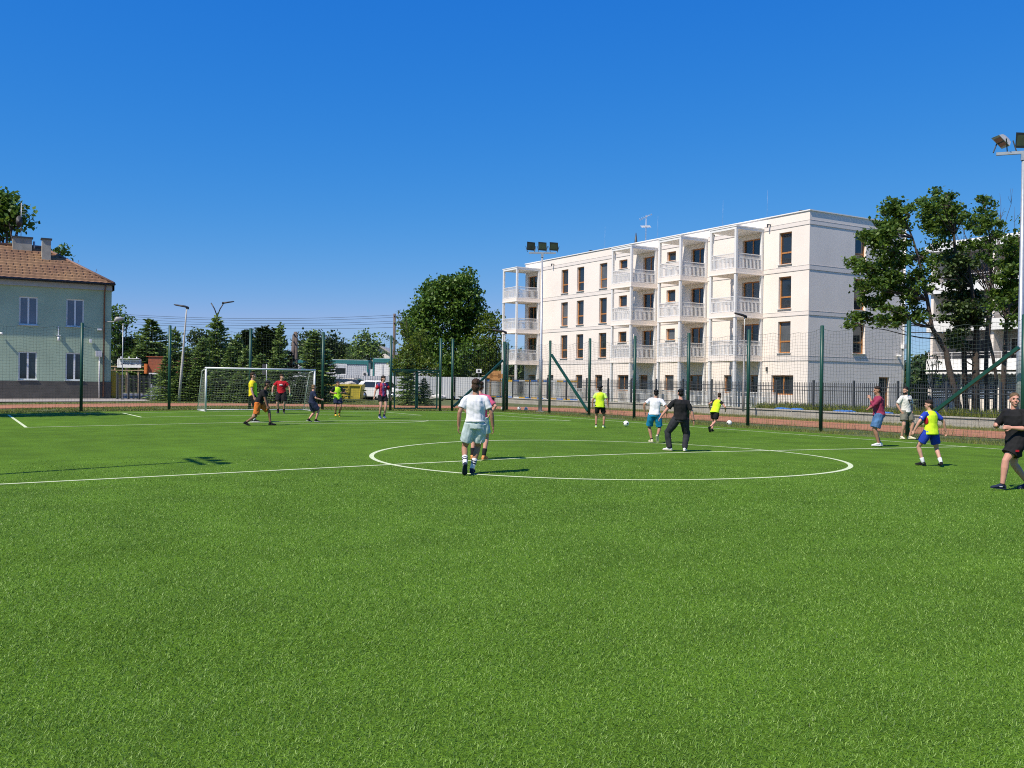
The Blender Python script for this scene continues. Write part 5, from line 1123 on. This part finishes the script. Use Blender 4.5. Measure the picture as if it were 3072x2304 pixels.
def chain(mb, pts, rr, n=12, round_=True):
    pts = [Vector(p) for p in pts]
    if round_:
        d0 = (pts[0]-pts[1]).normalized(); d1 = (pts[-1]-pts[-2]).normalized()
        pts = [pts[0]+d0*rr[0]*.8] + pts + [pts[-1]+d1*rr[-1]*.8]; rr = [rr[0]*.45] + list(rr) + [rr[-1]*.45]
    mb.tube(pts, rr, n)
def person(label, uv, H, face, vox=.010, skin='fair', hair='dark', hair_len=.0, pelvis=(0,0,.0), lean=0., side=0., twist=0., ank=((-.11,0,.08),(.11,0,.08)), toe=((0,0),(0,0)), wr=((-.27,.02,-.50),(.27,.02,-.50)), elb=((-.6,-1,0),(.6,-1,0)), head=(0,0,0),
           shirt=None, sleeve=.55, bib=None, pants=None, plen='short', sock=None, sock_h=.16, shoe=None, sole=None, build=1., beard=False, gloves=None, extra=None, curl=.5, loose=1., on=None, hem=-.03):
    p = on or ground(*uv); s = H/1.75; t = thing('person', label, 'person', (p.x, p.y, gz(p.x)+.012), -(YAW+R(face)))
    V3 = lambda a: Vector(a)*s
    P = Vector((pelvis[0], pelvis[1], .925+pelvis[2]))*s
    rotL = Matrix.Rotation(R(-lean), 3, 'X') @ Matrix.Rotation(R(side), 3, 'Y'); u = rotL@Vector((0,0,1)); tw = Matrix.Rotation(R(twist), 3, 'Z')
    ax = rotL@(tw@Vector((1,0,0))); ay = rotL@(tw@Vector((0,1,0))); hx = Vector((1,0,0)); hy = rotL@Vector((0,1,0))
    nb = P+u*.52*s; b = build
    hips = [P+hx*(k*.092*s)+Vector((0,0,-.02*s)) for k in (-1,1)]
    sh = [P+u*.445*s+ax*(k*.170*b**.5*s) for k in (-1,1)]
    legs = []
    for k in (0,1):
        a = V3(ank[k]); fy = Matrix.Rotation(R(toe[k][0]), 3, 'Z')@Vector((0,1,0)); kn, a = ik(hips[k], a, .44*s, .425*s, fy+Vector(((k*2-1)*.12,0,0))); legs.append((hips[k], kn, a, fy))
    arms = []
    for k in (0,1):
        w = Vector(wr[k])*s; w = sh[k] + ax*w.x + ay*w.y + Vector((0,0,w.z)) ; e = ax*elb[k][0]+ay*elb[k][1]+Vector((0,0,elb[k][2])); el, w = ik(sh[k], w, .285*s, .25*s, e); arms.append((sh[k], el, w))
    hr_ = Matrix.Rotation(R(head[0]), 3, 'Z') @ Matrix.Rotation(R(-head[1]), 3, 'X') @ Matrix.Rotation(R(head[2]), 3, 'Y')
    hR = tw@hr_; hc = nb + u*.04*s + Vector((0,0,.110*s)) + (hR@Vector((0,.028,0)))*s
    if lean > 15: hc = nb + (u*.10+Vector((0,0,.09)))*s + (hR@Vector((0,.03,0)))*s
    T = lambda c, rx, ry: (c, ax*rx*s, ay*ry*s)
    # ---- body: one continuous surface
    mb = MB()
    T0 = T; T = lambda c, rx, ry: T0(c, rx*.9, ry*.9)
    mb.loft([T(P+u*(-.09*s),.10*b,.085*b),(P+u*(-.03*s),hx*.165*s*b**.6,hy*.115*s*b),(P+u*.06*s,hx*.142*s*b**.7,hy*.096*s*b),T(P+u*.17*s,.135*b,.095*b),T(P+u*.30*s,.155*b**.8,.112*b**.8),T(P+u*.40*s,.17*b**.6,.115*b**.7),T(P+u*.455*s,.150*b**.5,.088),T(P+u*.50*s,.075,.064)], 16)
    T = T0
    chain(mb, [nb+u*(-.04*s), nb+(hc-nb)*.35, hc+(hR@Vector((0,-.02,-.05)))*s], [.064*s*b**.5,.055*s*b**.4,.055*s])
    for k in (0,1):
        h_, kn, a, fy = legs[k]; chain(mb, [h_, h_.lerp(kn,.35), kn.lerp(h_,.12), kn, kn.lerp(a,.28), kn.lerp(a,.6), a], [.088*s*b,.083*s*b,.060*s*b**.7,.054*s*b**.7,.056*s*b**.7,.044*s*b**.6,.036*s])
        S, E, W = arms[k]; chain(mb, [S, S.lerp(E,.4), E, E.lerp(W,.3), W], [(.044 if shirt is not None else .056)*s*b**.5,.046*s*b**.6,.038*s*b**.6,.040*s*b**.7,.027*s])
        if not shoe: pass
    # head with jaw, nose, brow, ears
    HV = lambda x, y, z: hc + (hR@Vector((x, y, z)))*s
    mb.ell(hc+(hR@Vector((0,-.008,.02)))*s, (.074*s,.092*s,.098*s), hR, 18, 12); mb.ell(HV(0,.018,-.055), (.056*s,.066*s,.060*s), hR, 14, 10); mb.ell(HV(0,.026,-.032), (.0625*s,.0615*s,.078*s), hR, 16, 10); mb.ell(HV(0,.055,-.092), (.030*s,.026*s,.024*s), hR, 10, 8)
    mb.loft([(HV(0,.080,.025),(hR@Vector((.009,0,0)))*s,(hR@Vector((0,.008,0)))*s),(HV(0,.098,-.018),(hR@Vector((.014,0,0)))*s,(hR@Vector((0,.016,0)))*s),(HV(0,.088,-.030),(hR@Vector((.017,0,0)))*s,(hR@Vector((0,.010,0)))*s)], 8)
    mb.ell(HV(0,.076,.034), (.052*s,.016*s,.012*s), hR, 10, 6)
    for k in (-1,1): mb.ell(HV(k*.076,-.012,-.008), (.010*s,.020*s,.032*s), hR, 8, 8); mb.ell(HV(k*.038,.062,-.028), (.024*s,.020*s,.022*s), hR, 8, 6)
    mb.ell(HV(0,.082,-.062), (.024*s,.012*s,.010*s), hR, 8, 6)
    # hands: palm, four bent fingers, thumb from the side of the palm
    def hand(S, E, W, k, m2, g=1.):
        f = (W-E).normalized(); out = ax*(k*2-1); n_ = out - f*out.dot(f); n_ = n_.normalized() if n_.length > .05 else ay; sd = f.cross(n_)  # n_ = back of hand, sd = across the palm
        if sd.dot(ay) < 0: sd = -sd
        c = W+f*.045*s
        m2.loft([(W-f*.01*s, sd*.026*s*g, n_*.020*s*g), (W+f*.03*s, sd*.038*s*g, n_*.016*s*g), (W+f*.085*s, sd*.041*s*g, n_*.014*s*g), (W+f*.098*s, sd*.034*s*g, n_*.009*s*g)], 10)
        for i, L in enumerate((.066,.078,.072,.056)):
            o = W+f*.09*s+sd*((.0285-.019*i)*s*g); cu = R(22+55*curl+6*i); d1 = (f*math.cos(cu*.45)-n_*math.sin(cu*.45)).normalized(); d2 = (f*math.cos(cu*1.15)-n_*math.sin(cu*1.15)).normalized(); d3 = (f*math.cos(cu*1.7)-n_*math.sin(cu*1.7)).normalized()
            a = o+d1*L*.45*s; b_ = a+d2*L*.32*s; chain(m2, [o-f*.012*s, a, b_, b_+d3*L*.24*s], [.0098*s*g,.0092*s*g,.0085*s*g,.0076*s*g], 7)
        o = W+f*.028*s+sd*.034*s*g; td = (f*.72+sd*.62-n_*.25).normalized(); a = o+td*.036*s; chain(m2, [o-td*.014*s, a, a+(f*.9+sd*.2-n_*.3).normalized()*.032*s], [.0125*s*g,.0112*s*g,.0095*s*g], 7)
    for k in (0,1):
        if not gloves: hand(*arms[k], k, mb)
    # bare foot core keeps the leg continuous inside the shoe
    body = remesh(mb, 'body', SK[skin], t, vox, 3)
    if gloves:
        for k in (0,1): m2 = MB(); hand(*arms[k], k, m2, 1.25); remesh(m2, 'glove', gloves, t, vox*.8, 2)
    # ---- face
    for k in (-1,1):
        m2 = MB(); m2.ell(HV(k*.032,.0760,.012), (.0085*s,.006*s,.0042*s), hR, 10, 6); m2.build('eye', M_eye, t)
        m2 = MB(); m2.ell(HV(k*.033,.0875,.036), (.017*s,.006*s,.0032*s), hR, 10, 6); m2.build('eyebrow', HR[hair], t)
    m2 = MB(); m2.ell(HV(0,.0905,-.062), (.020*s,.005*s,.0042*s), hR, 10, 6); m2.build('mouth', M_lip, t)
    # ---- hair
    m2 = MB(); L = hair_len; m2.ell(HV(0,-.022,.060+L*.15), (.0800*s,.092*s,(.069+L*.25)*s), hR, 22, 14, seed=len(label)*.7, amp=.10); m2.ell(HV(0,-.056,-.008-L*.4), (.069*s,.056*s,(.070+L*.5)*s), hR, 18, 10, seed=3.3, amp=.10)
    if L > .02: m2.ell(HV(.01,.045,.092), (.062*s,.048*s,.035*s), hR, 16, 8, seed=5.1, amp=.3)
    remesh(m2, 'hair', HR[hair], t, vox*.8, 1, .006*s, 60, len(label))
    if beard: m2 = MB(); m2.ell(HV(0,.030,-.078), (.061*s,.066*s,.046*s), hR, 14, 8); m2.ell(HV(0,.066,-.085), (.040*s,.030*s,.030*s), hR, 12, 8); remesh(m2, 'beard', HR[hair], t, vox*.8, 1)
    # ---- shorts or trousers
    lo = loose
    if pants is not None:
        mp = MB(); mp.loft([(P+u*(-.10*s),hx*.16*s*b**.5,hy*.125*s*b**.8),(P+u*(-.03*s),hx*.174*s*b**.6,hy*.128*s*b),(P+u*.06*s,hx*.152*s*b**.7,hy*.108*s*b),(P+u*.10*s,hx*.135*s*b**.8,hy*.098*s*b)], 18)
        for k in (0,1):
            h_, kn, a, fy = legs[k]; hh = h_+Vector((0,0,.03*s))
            if plen == 'long': mp.tube([hh, h_.lerp(kn,.4), kn, kn.lerp(a,.5), a.lerp(kn,.06), a.lerp(kn,-.02)], [.105*s*b,.102*s*b*lo,.084*s*b*lo,.074*s*lo,.066*s*lo,.056*s], 14)
            else:
                f = {'short': .70, 'mid': .88, 'mini': .52}.get(plen, plen); e = h_.lerp(kn, f) if f <= 1 else kn.lerp(a, f-1); mp.tube([hh, h_.lerp(kn,.35*f/.72), e, e-(kn-h_).normalized()*.012*s], [.108*s*b,.108*s*b*lo,.104*s*b*lo,.085*s*b*lo], 14)
        remesh(mp, 'trousers' if plen == 'long' else 'shorts', pants, t, vox*1.15, 2, .014*s*lo, 9, len(label))
    # ---- shirt
    if shirt is not None:
        ms = MB(); pass
        ms.loft([(P+u*((hem-.015)*s),hx*.165*s*b**.6,hy*.125*s*b),(P+u*(hem*s),hx*.188*s*b**.6*lo**.5,hy*.142*s*b*lo**.5),(P+u*.06*s,hx*.176*s*b**.7,hy*.130*s*b),T(P+u*.17*s,.163*b,.120*b),T(P+u*.30*s,.176*b**.8,.130*b**.8),T(P+u*.40*s,.186*b**.6,.130*b**.7),T(P+u*.455*s,.160*b**.5,.106),T(P+u*.495*s,.098,.082),T(P+u*.512*s,.070,.064)], 20)
        for k in (0,1):
            S, E, W = arms[k]; sg = (1-k*2)*s; Q = [S+ax*(.10*sg)+u*.03*s, S+ax*(.05*sg)+u*.016*s, S-u*.004*s, S.lerp(E,.16), S.lerp(E, min(sleeve,.5))]; rr = [.040*s,.056*s*b**.5,.066*s*b**.5,.066*s*b**.6,.063*s*b**.7]
            if sleeve <= 1: Q.append(S.lerp(E, sleeve)); rr.append(.064*s*b**.7*lo**.4)
            else: Q += [E, E.lerp(W, sleeve-1)]; rr += [.050*s*b**.5,.044*s*b**.5]
            ms.tube(Q, rr, 12)
        so = remesh(ms, 'shirt', shirt, t, vox*1.1, 5, .017*s, 10, len(label)+3)
    if bib is not None:
        ms = MB(); ms.loft([(P+u*(-.085*s),hx*.17*s*b**.6,hy*.13*s),(P+u*(-.075*s),hx*.208*s*b**.6,hy*.158*s),(P+u*.06*s,hx*.194*s*b**.7,hy*.146*s),T(P+u*.20*s,.180*b,.138*b),T(P+u*.32*s,.194*b**.8,.150*b**.8),T(P+u*.40*s,.180*b**.6,.152*b**.7),T(P+u*.475*s,.150*b**.5,.124),T(P+u*.512*s,.108,.096),T(P+u*.525*s,.080,.072)], 20)
        remesh(ms, 'bib', bib, t, vox*1.1, 2, .013*s, 8, len(label)+5)
    # ---- socks and shoes
    for k in (0,1):
        h_, kn, a, fy = legs[k]; tp = R(toe[k][1]); dn = (a-kn).normalized()
        fd = (fy*math.cos(tp)+Vector((0,0,-math.sin(tp)))).normalized(); upv = (Vector((0,0,1))*math.cos(tp)+fy*math.sin(tp)).normalized(); sx = fd.cross(upv)
        if sock is not None:
            m2 = MB(); top = a-dn*sock_h*s; m2.tube([top, top.lerp(a,.08), a.lerp(top,.3), a+dn*.03*s], [.050*s if sock_h > .12 else .043*s, (.053 if sock_h > .12 else .046)*s, .044*s, .043*s], 12); so_ = m2.build('sock', sock, t)
            if extra == 'stripes':
                for q in (.22,.42): m3 = MB(); c = top.lerp(a, q); m3.tube([c, c+dn*.018*s], [.0535*s,.0525*s], 12); m3.build('stripe', M_eye, so_)
        hl = a - upv*.062*s - fd*.055*s; g_ = lambda y, z, w_, h2: (hl+fd*y*s+upv*z*s, sx*w_*s, upv*h2*s)
        m2 = MB(); m2.loft([g_(-.012,.030,.020,.022), g_(.0,.036,.034,.036), g_(.05,.050,.037,.050), g_(.10,.046,.040,.044), g_(.16,.032,.046,.030), g_(.215,.024,.044,.022), g_(.245,.020,.032,.017), g_(.258,.018,.012,.010)], 14); m2.tube([a-upv*.02*s, a+upv*.022*s], [.045*s,.043*s], 12)
        so_ = remesh(m2, 'shoe', shoe or M_white_cloth, t, vox*.8, 1)
        m2 = MB(); m2.loft([g_(-.016,.004,.024,.008), g_(.0,.004,.037,.010), g_(.05,.003,.038,.010), g_(.10,.003,.040,.010), g_(.16,.003,.048,.010), g_(.215,.004,.046,.009), g_(.25,.008,.032,.007), g_(.262,.010,.012,.005)], 14); m2.build('sole', sole or M_white_cloth, so_)
    t['_j'] = 0; del t['_j']
    return t, dict(P=P, u=u, ax=ax, ay=ay, nb=nb, s=s, HV=HV, hR=hR, arms=arms, legs=legs, sh=sh, hx=hx, hy=hy)
lime = cloth('lime_bib', (.46,.80,.035), .05); limey = cloth('yellow_lime_bib', (.60,.82,.03), .05); yel = cloth('yellow', (.72,.60,.02), .05); blk = cloth('black', (.014,.014,.015), .2); nvy = cloth('navy', (.018,.026,.055), .15); org = cloth('orange', (.62,.17,.03)); red = cloth('red', (.40,.014,.022)); wht = M_white_cloth
mag = cloth('magenta', (.27,.035,.075)); den = cloth('denim', (.075,.165,.32), .3); bei = cloth('beige', (.165,.16,.125)); pnk = cloth('pink', (.55,.10,.19)); ice = cloth('pale_mint', (.46,.55,.54)); tur = cloth('turquoise', (.01,.20,.36)); cha = cloth('charcoal', (.030,.032,.037), .15); blu = cloth('royal_blue', (.02,.05,.38)); cream = cloth('cream', (.66,.60,.44)); orsh = cloth('orange_shoe', (.65,.28,.10)); ylsh = cloth('yellow_shoe', (.70,.42,.05))
D_ = 1.38879
bk = (.0, -.02, -.50)
# 1 yellow shirt / lime bib, standing in profile facing right
person('person in yellow shirt with lime bib and black shorts standing upright before the goal', (757,1267), 1.80, 78, skin='fair', hair='brown', shirt=yel, sleeve=.6, bib=None, pants=blk, plen='mid', shoe=blk, sock=wht, sock_h=.06, ank=((-.11,-.02,.08),(.11,.06,.08)), toe=((8,0),(-8,0)), wr=((-.10,.06,-.52),(.10,.08,-.51)), lean=-2, extra=None)
# lime front of his bib is added as a thin panel over the chest
def panel(par, info, m, y=1, w=.15, z0=-.02, z1=.44, off=.012, name='bib'):
    i = info; s = i['s']; mb = MB(); n = 12; k = 14; V = []
    dep = [(-.06,.142),(.06,.135),(.17,.128),(.30,.138),(.40,.136),(.47,.10)]
    for b_ in range(k+1):
        z = z0+(z1-z0)*b_/k; ry = np.interp(z, [d[0] for d in dep], [d[1] for d in dep])+off; rx = np.interp(z, [-.06,.06,.17,.3,.4,.47], [.195,.186,.172,.186,.190,.165])+off*.6
        for a_ in range(n+1): th = (a_/n-.5)*2*math.asin(min(.99, w/.18)); V.append(i['P']+i['u']*z*s+i['ax']*math.sin(th)*rx*s+i['ay']*(y*math.cos(th)*ry*s))
    V2 = V + [v - i['ay']*y*.008*s for v in V]; N_ = (n+1)*(k+1); F = []
    for b_ in range(k):
        for a_ in range(n): q = (b_*(n+1)+a_, b_*(n+1)+a_+1, (b_+1)*(n+1)+a_+1, (b_+1)*(n+1)+a_); F += [q, tuple(N_+j for j in reversed(q))]
    for b_ in range(k):
        for a_ in (0, n): q = b_*(n+1)+a_; F.append((q, q+n+1, q+n+1+N_, q+N_))
    mb.add(V2, F, True); return mb.build(name, m, par)
def chest_text(par, info, body, size, m, x=0., z=.33, y=1, off=.022, bold=.004):
    i = info; s = i['s']; o = i['P']+i['u']*z*s+i['ax']*x*s+i['ay']*(y*(.131+off)*s*math.sqrt(max(.1, 1-(x/.19)**2))); text_mesh(body, size*s, m, 'lettering', par, frameM(o, -i['ax']*y, i['u']), .002, bold=bold)
t = COL.objects[-1]
pl = [o for o in bpy.data.objects if o.get('category') == 'person']
def P_(*a, **k): return person(*a, **k)
# lime half of the bib on the first player
fs = dict(P=Vector((0,0,.925*1.80/1.75)), u=Matrix.Rotation(R(2),3,'X')@Vector((0,0,1)), ax=Vector((1,0,0)), ay=Vector((0,1,0)), s=1.80/1.75)
panel(pl[0], fs, lime, 1, .16, -.05, .43, .016)
# 2 black tee, orange shorts, striding bent forward to the right
P_('person in black tee and orange shorts striding bent forward in front of the goal', (775,1277), 1.66, 86, skin='brown', hair='black', hair_len=.03, shirt=blk, sleeve=.62, pants=org, plen='mid', shoe=blk, sole=blk, sock=blk, sock_h=.05, pelvis=(0,.0,-.13), lean=26, ank=((-.08,.40,.08),(.08,-.42,.10)), toe=((0,0),(0,22)), wr=((-.05,.10,-.50),(.06,.16,-.47)), head=(0,12,0), loose=1.08)
# 3 goalkeeper
glv = cloth('keeper_glove', (.62,.68,.50), .2)
t, i = P_('goalkeeper in red tee and long black shorts with white gloves facing the camera', (843,1241), 1.76, 172, skin='fair', hair='brown', hair_len=.05, shirt=red, sleeve=.62, pants=blk, plen='mid', shoe=blk, sock=blk, sock_h=.14, ank=((-.12,0,.08),(.12,.02,.08)), toe=((10,0),(-12,0)), wr=((-.20,.06,-.47),(.20,.06,-.46)), elb=((-1,-.4,0),(1,-.4,0)), head=(50,0,0), gloves=glv, build=1.12, loose=1.12)
i_ = i; mb = MB(); s = i['s']; c = i['P']+i['u']*.33*s+i['ay']*.152*s; mb.loft([(c,i['ax']*.072*s,i['u']*.042*s),(c+i['ay']*.006,i['ax']*.070*s,i['u']*.040*s)],20); mb.build('emblem', wht, t); mb = MB(); c = c+i['ay']*.007; mb.loft([(c,i['ax']*.050*s,i['u']*.024*s),(c+i['ay']*.003,i['ax']*.048*s,i['u']*.023*s)],20); e_ = mb.build('emblem', red, t); mb = MB(); mb.loft([(c+i['ay']*.0035,i['ax']*.036*s,i['u']*.013*s),(c+i['ay']*.006,i['ax']*.035*s,i['u']*.012*s)],16); mb.build('emblem', wht, t)
# 4 navy boy walking left-ish, profile right
P_('boy in navy tee and navy shorts jogging beside the right goal post', (935,1267), 1.42, 66, skin='pink', hair='fair', shirt=nvy, sleeve=.72, pants=nvy, plen='mid', shoe=blk, sole=wht, sock=blk, sock_h=.05, pelvis=(0,0,-.06), lean=6, ank=((-.10,-.12,.10),(.10,.16,.09)), toe=((8,18),(0,8)), wr=((-.06,.16,-.44),(.12,.30,-.28)), elb=((-.5,-1,-.2),(.3,-1,-.3)), build=1.15, loose=1.1)
# 5 lime bib jogger facing camera
P_('boy in bright lime bib over black tee jogging towards the camera before the yellow skip', (1012,1250), 1.52, 158, skin='tan', hair='brown', shirt=blk, sleeve=.75, bib=lime, pants=nvy, plen='short', shoe=ylsh, sole=ylsh, sock=blk, sock_h=.10, pelvis=(0,0,-.03), ank=((-.10,-.05,.13),(.10,.03,.09)), toe=((0,30),(0,0)), wr=((-.02,.26,-.20),(.04,.26,-.22)), elb=((-1,-.5,-.3),(1,-.5,-.3)), head=(15,6,0), loose=1.1)
# 6 red blue striped shirt
stp = striped_cloth()
t, i = P_('person in red and blue striped football shirt walking by the net post', (1147,1256), 1.76, 150, skin='fair', hair='dark', hair_len=.05, shirt=stp, sleeve=.7, pants=blk, plen='mini', shoe=cloth('blue_boot', (.03,.06,.16)), sock=nvy, sock_h=.10, ank=((-.05,.05,.08),(.10,-.06,.10)), toe=((0,0),(0,16)), wr=((-.17,.02,-.50),(.20,.02,-.49)), elb=((-1,-.5,0),(1,-.5,0)), head=(40,8,0))
mb = MB(); s = i['s']; c = i['P']+i['u']*.345*s+i['ay']*.151*s; mb.loft([(c-i['ax']*.055*s,i['ax']*.020*s,i['u']*.022*s),(c-i['ax']*.055*s+i['ay']*.005,i['ax']*.019*s,i['u']*.021*s)],12); mb.box(c+i['ax']*.03*s,(.10*s,.012,.016*s)); mb.build('emblem', wht, t)
for k in (0,1):
    S, E, W = i['arms'][k]; mb = MB(); mb.tube([S.lerp(E,.25),S.lerp(E,.71),S.lerp(E,.72)],[.076*s,.069*s,.060*s],12); mb.build('red_sleeve', red, t)
# 8 pink shirt, half hidden behind the white tee man, hands on hips
P_('person in pink shirt with hands on hips, hidden behind the man in white tee', (1437,1381), 1.60, 12, vox=.009, skin='pink', hair='brown', shirt=pnk, sleeve=.8, pants=ice, plen=.78, hem=.02, shoe=orsh, sole=orsh, sock=blk, sock_h=.17, ank=((-.16,.03,.08),(.11,-.02,.08)), toe=((10,0),(-8,0)), wr=((-.06,-.02,-.42),(.05,-.02,-.40)), elb=((-1,-.25,0),(1,-.25,-.1)), loose=1.05)
# 7 man in white tee, walking away
p7, i7 = P_('man in white tee and pale mint shorts walking away on the centre circle', (1424,1424), 1.66, -4, vox=.0075, skin='tan', hair='brown', hair_len=.035, shirt=wht, sleeve=.68, pants=ice, plen=.74, hem=.03, shoe=nvy, sole=nvy, sock=wht, sock_h=.20, extra='stripes', pelvis=(0,0,-.015), lean=3, ank=((-.18,-.25,.19),(-.05,.04,.08)), toe=((4,52),(-10,0)), wr=((-.13,-.02,-.50),(.15,.02,-.50)), elb=((-1,-1,0),(1,-1,0)), head=(-14,4,0), loose=1.12, curl=.45)
mb = MB(); s = i7['s']; h_, kn, a, fy = i7['legs'][1]; c = h_.lerp(kn,.62)-i7['hy']*.112*s+i7['hx']*.05*s
for k in range(5): ang = k*1.26+.4; mb.ell(c+i7['hx']*math.cos(ang)*.022*s+Vector((0,0,math.sin(ang)*.024*s)), (.016*s,.006*s,.018*s), n=8, k=6)
mb.bar(c+Vector((0,0,-.02)), c+Vector((-.03*s,.0,-.10*s)), .012, .006); mb.build('print', wht, p7)
# 9 lime bib boy seen from the back, by a ball
P_('boy in lime tee and black shorts standing with his back turned beside a ball', (1799,1285), 1.55, 14, skin='tan', hair='black', hair_len=.04, shirt=cloth('pale_lime', (.55,.80,.16)), sleeve=.65, bib=limey, pants=blk, plen='short', shoe=cloth('lime_boot', (.60,.74,.45)), sole=limey, sock=blk, sock_h=.06, ank=((-.15,.0,.08),(.15,.02,.08)), toe=((12,0),(-12,0)), wr=((-.14,.0,-.50),(.16,.04,-.49)), elb=((-1,-.6,0),(1,-.6,0)), head=(-25,0,0))
# 10 white tee, turquoise shorts
P_('boy in white tee and turquoise shorts trotting away left of the one in black', (1962,1329), 1.47, 14, vox=.008, skin='tan', hair='black', shirt=wht, sleeve=.75, pants=tur, plen='mid', shoe=cream, sole=cream, sock=blk, sock_h=.05, pelvis=(0,0,-.015), lean=7, side=4, ank=((-.08,.05,.08),(.12,-.22,.22)), toe=((30,0),(-5,58)), wr=((-.16,-.10,-.42),(.18,.06,-.40)), elb=((-1,-1,-.2),(1,-1,-.1)), loose=1.1)
# 11 black tee, charcoal trousers
t, i = P_('boy in black tee and charcoal jogging trousers walking away with white shoes', (2040,1355), 1.52, 6, vox=.008, skin='pink', hair='black', shirt=blk, sleeve=.78, pants=cha, plen='long', shoe=wht, sole=cream, sock=None, pelvis=(0,0,-.05), ank=((-.27,.02,.08),(.12,-.03,.08)), toe=((62,0),(-16,0)), wr=((-.34,.02,-.41),(.17,.0,-.50)), elb=((-1,-1,0),(1,-1,0)), head=(6,4,0), loose=1.12, build=1.08)
S, E, W = i['arms'][1]; mb = MB(); mb.tube([W.lerp(E,.08),W.lerp(E,.0)],[.032*i['s'],.031*i['s']],12); mb.build('wristband', blk, t)
# 12 lime bib runner, chasing the far ball
P_('boy in lime bib and black shorts sprinting after the far ball', (2140,1297), 1.42, 40, skin='pink', hair='brown', shirt=blk, sleeve=.35, bib=limey, pants=blk, plen='short', shoe=blk, sole=blk, sock=blk, sock_h=.06, pelvis=(.06,0,-.03), lean=20, side=8, ank=((-.10,.05,.08),(.02,-.38,.20)), toe=((0,0),(0,62)), wr=((-.30,.14,-.32),(.10,.22,-.26)), elb=((-1,-.8,.1),(1,-1,-.2)), head=(0,8,0), loose=1.1)
# 13 magenta shirt, arms folded, hand at chin
t, i = P_('man in magenta shirt and denim shorts standing in profile with a hand at his chin', (2636,1340), 1.70, -82, vox=.0085, skin='tan', hair='dark', shirt=mag, sleeve=1.55, pants=den, plen='mid', shoe=wht, sole=wht, ank=((-.10,.02,.08),(.10,-.06,.08)), toe=((0,0),(0,0)), wr=((.08,.25,.015),(-.04,.24,-.30)), elb=((-.3,.6,-1),(.8,.3,-1)), lean=4, head=(0,8,0), build=1.18, curl=.9, loose=1.06)
# 14 bearded man in cream tee with big C
t, i = P_('bearded man in white tee with a black letter and beige shorts, hands in pockets', (2716,1319), 1.75, 158, vox=.0085, skin='fair', hair='black', hair_len=.02, beard=True, shirt=cloth('off_white', (.66,.64,.58)), sleeve=.82, pants=bei, plen='short', shoe=cream, sole=cream, sock=None, ank=((-.14,.04,.08),(.14,-.02,.08)), toe=((28,0),(-20,0)), wr=((-.055,.03,-.46),(.055,.03,-.46)), elb=((-1,-.7,0),(1,-.7,0)), head=(-80,4,0), loose=1.12, build=1.05)
chest_text(t, i, 'C.', .15, blk, x=-.06, z=.31, bold=.008)
mb = MB(); s = i['s']; c = i['P']+i['u']*.42*s+i['ay']*.138*s+i['ax']*.015*s; mb.ell(c-i['u']*.05*s, (.022*s,.008*s,.034*s), n=10, k=6); mb.ell(c-i['u']*.05*s-i['ax']*.02*s-i['u']*.03*s, (.018*s,.008*s,.026*s), n=10, k=6); mb.build('sunglasses', M_eye, t)
# 15 yellow lime vest over blue shirt
t, i = P_('boy in yellow green vest over blue shirt striding away with arms spread', (2792,1400), 1.40, -24, vox=.008, skin='fair', hair='dark', hair_len=.05, shirt=blu, sleeve=.72, bib=cloth('neon_vest', (.62,.84,.03)), pants=blu, plen='short', shoe=blk, sole=blk, sock=wht, sock_h=.13, pelvis=(0,0,-.05), lean=5, ank=((-.13,.12,.08),(.13,-.20,.10)), toe=((20,0),(-34,8)), wr=((-.26,.10,-.42),(.26,-.10,-.44)), elb=((-1,-.6,0),(1,-.8,0)), head=(28,4,0), loose=1.1)
s = i['s']; mb = MB(); c = i['P']+i['u']*.27*s-i['ax']*.178*s-i['ay']*.02*s; mb.ell(c, (.022*s,.07*s,.10*s), n=12, k=8); mb.build('red_side_panel', red, t)
S, E, W = i['arms'][0]; mb = MB(); q = S.lerp(E,.42)-i['ax']*.062*s-i['ay']*.02*s; mb.box(q, (.012,.05*s,.06*s)); mb.build('badge', wht, t)
# 16 young man at the right edge, walking to the left, looking at the camera
t, i = P_('young man in black tee and black shorts walking in at the right edge, smiling', (3046,1470), 1.56, -92, vox=.006, skin='pink', hair='sandy', hair_len=.0, shirt=blk, sleeve=.82, pants=blk, plen='short', shoe=nvy, sole=nvy, sock=blk, sock_h=.03, pelvis=(0,0,-.04), lean=4, ank=((-.12,.30,.08),(.12,-.30,.09)), toe=((0,-4),(0,10)), wr=((.06,.24,-.24),(-.02,.28,-.20)), elb=((-.7,-1,-.3),(.7,-1,-.3)), head=(48,0,0), twist=22, build=1.2, curl=.75, loose=1.08)
s = i['s']; h_, kn, a, fy = i['legs'][0]; mb = MB(); mb.box(h_.lerp(kn,.50)-i['hx']*.148*s, (.02,.05*s,.034*s)); mb.build('badge', red, t)
mb = MB()
for k in (0,1):
    h_, kn, a, fy = i['legs'][k]; mb.box(a+fy*.05*s-Vector((0,0,.02*s))-i['hx']*.047*s, (.006,.05*s,.012*s))
mb.build('shoe_mark', wht, t)
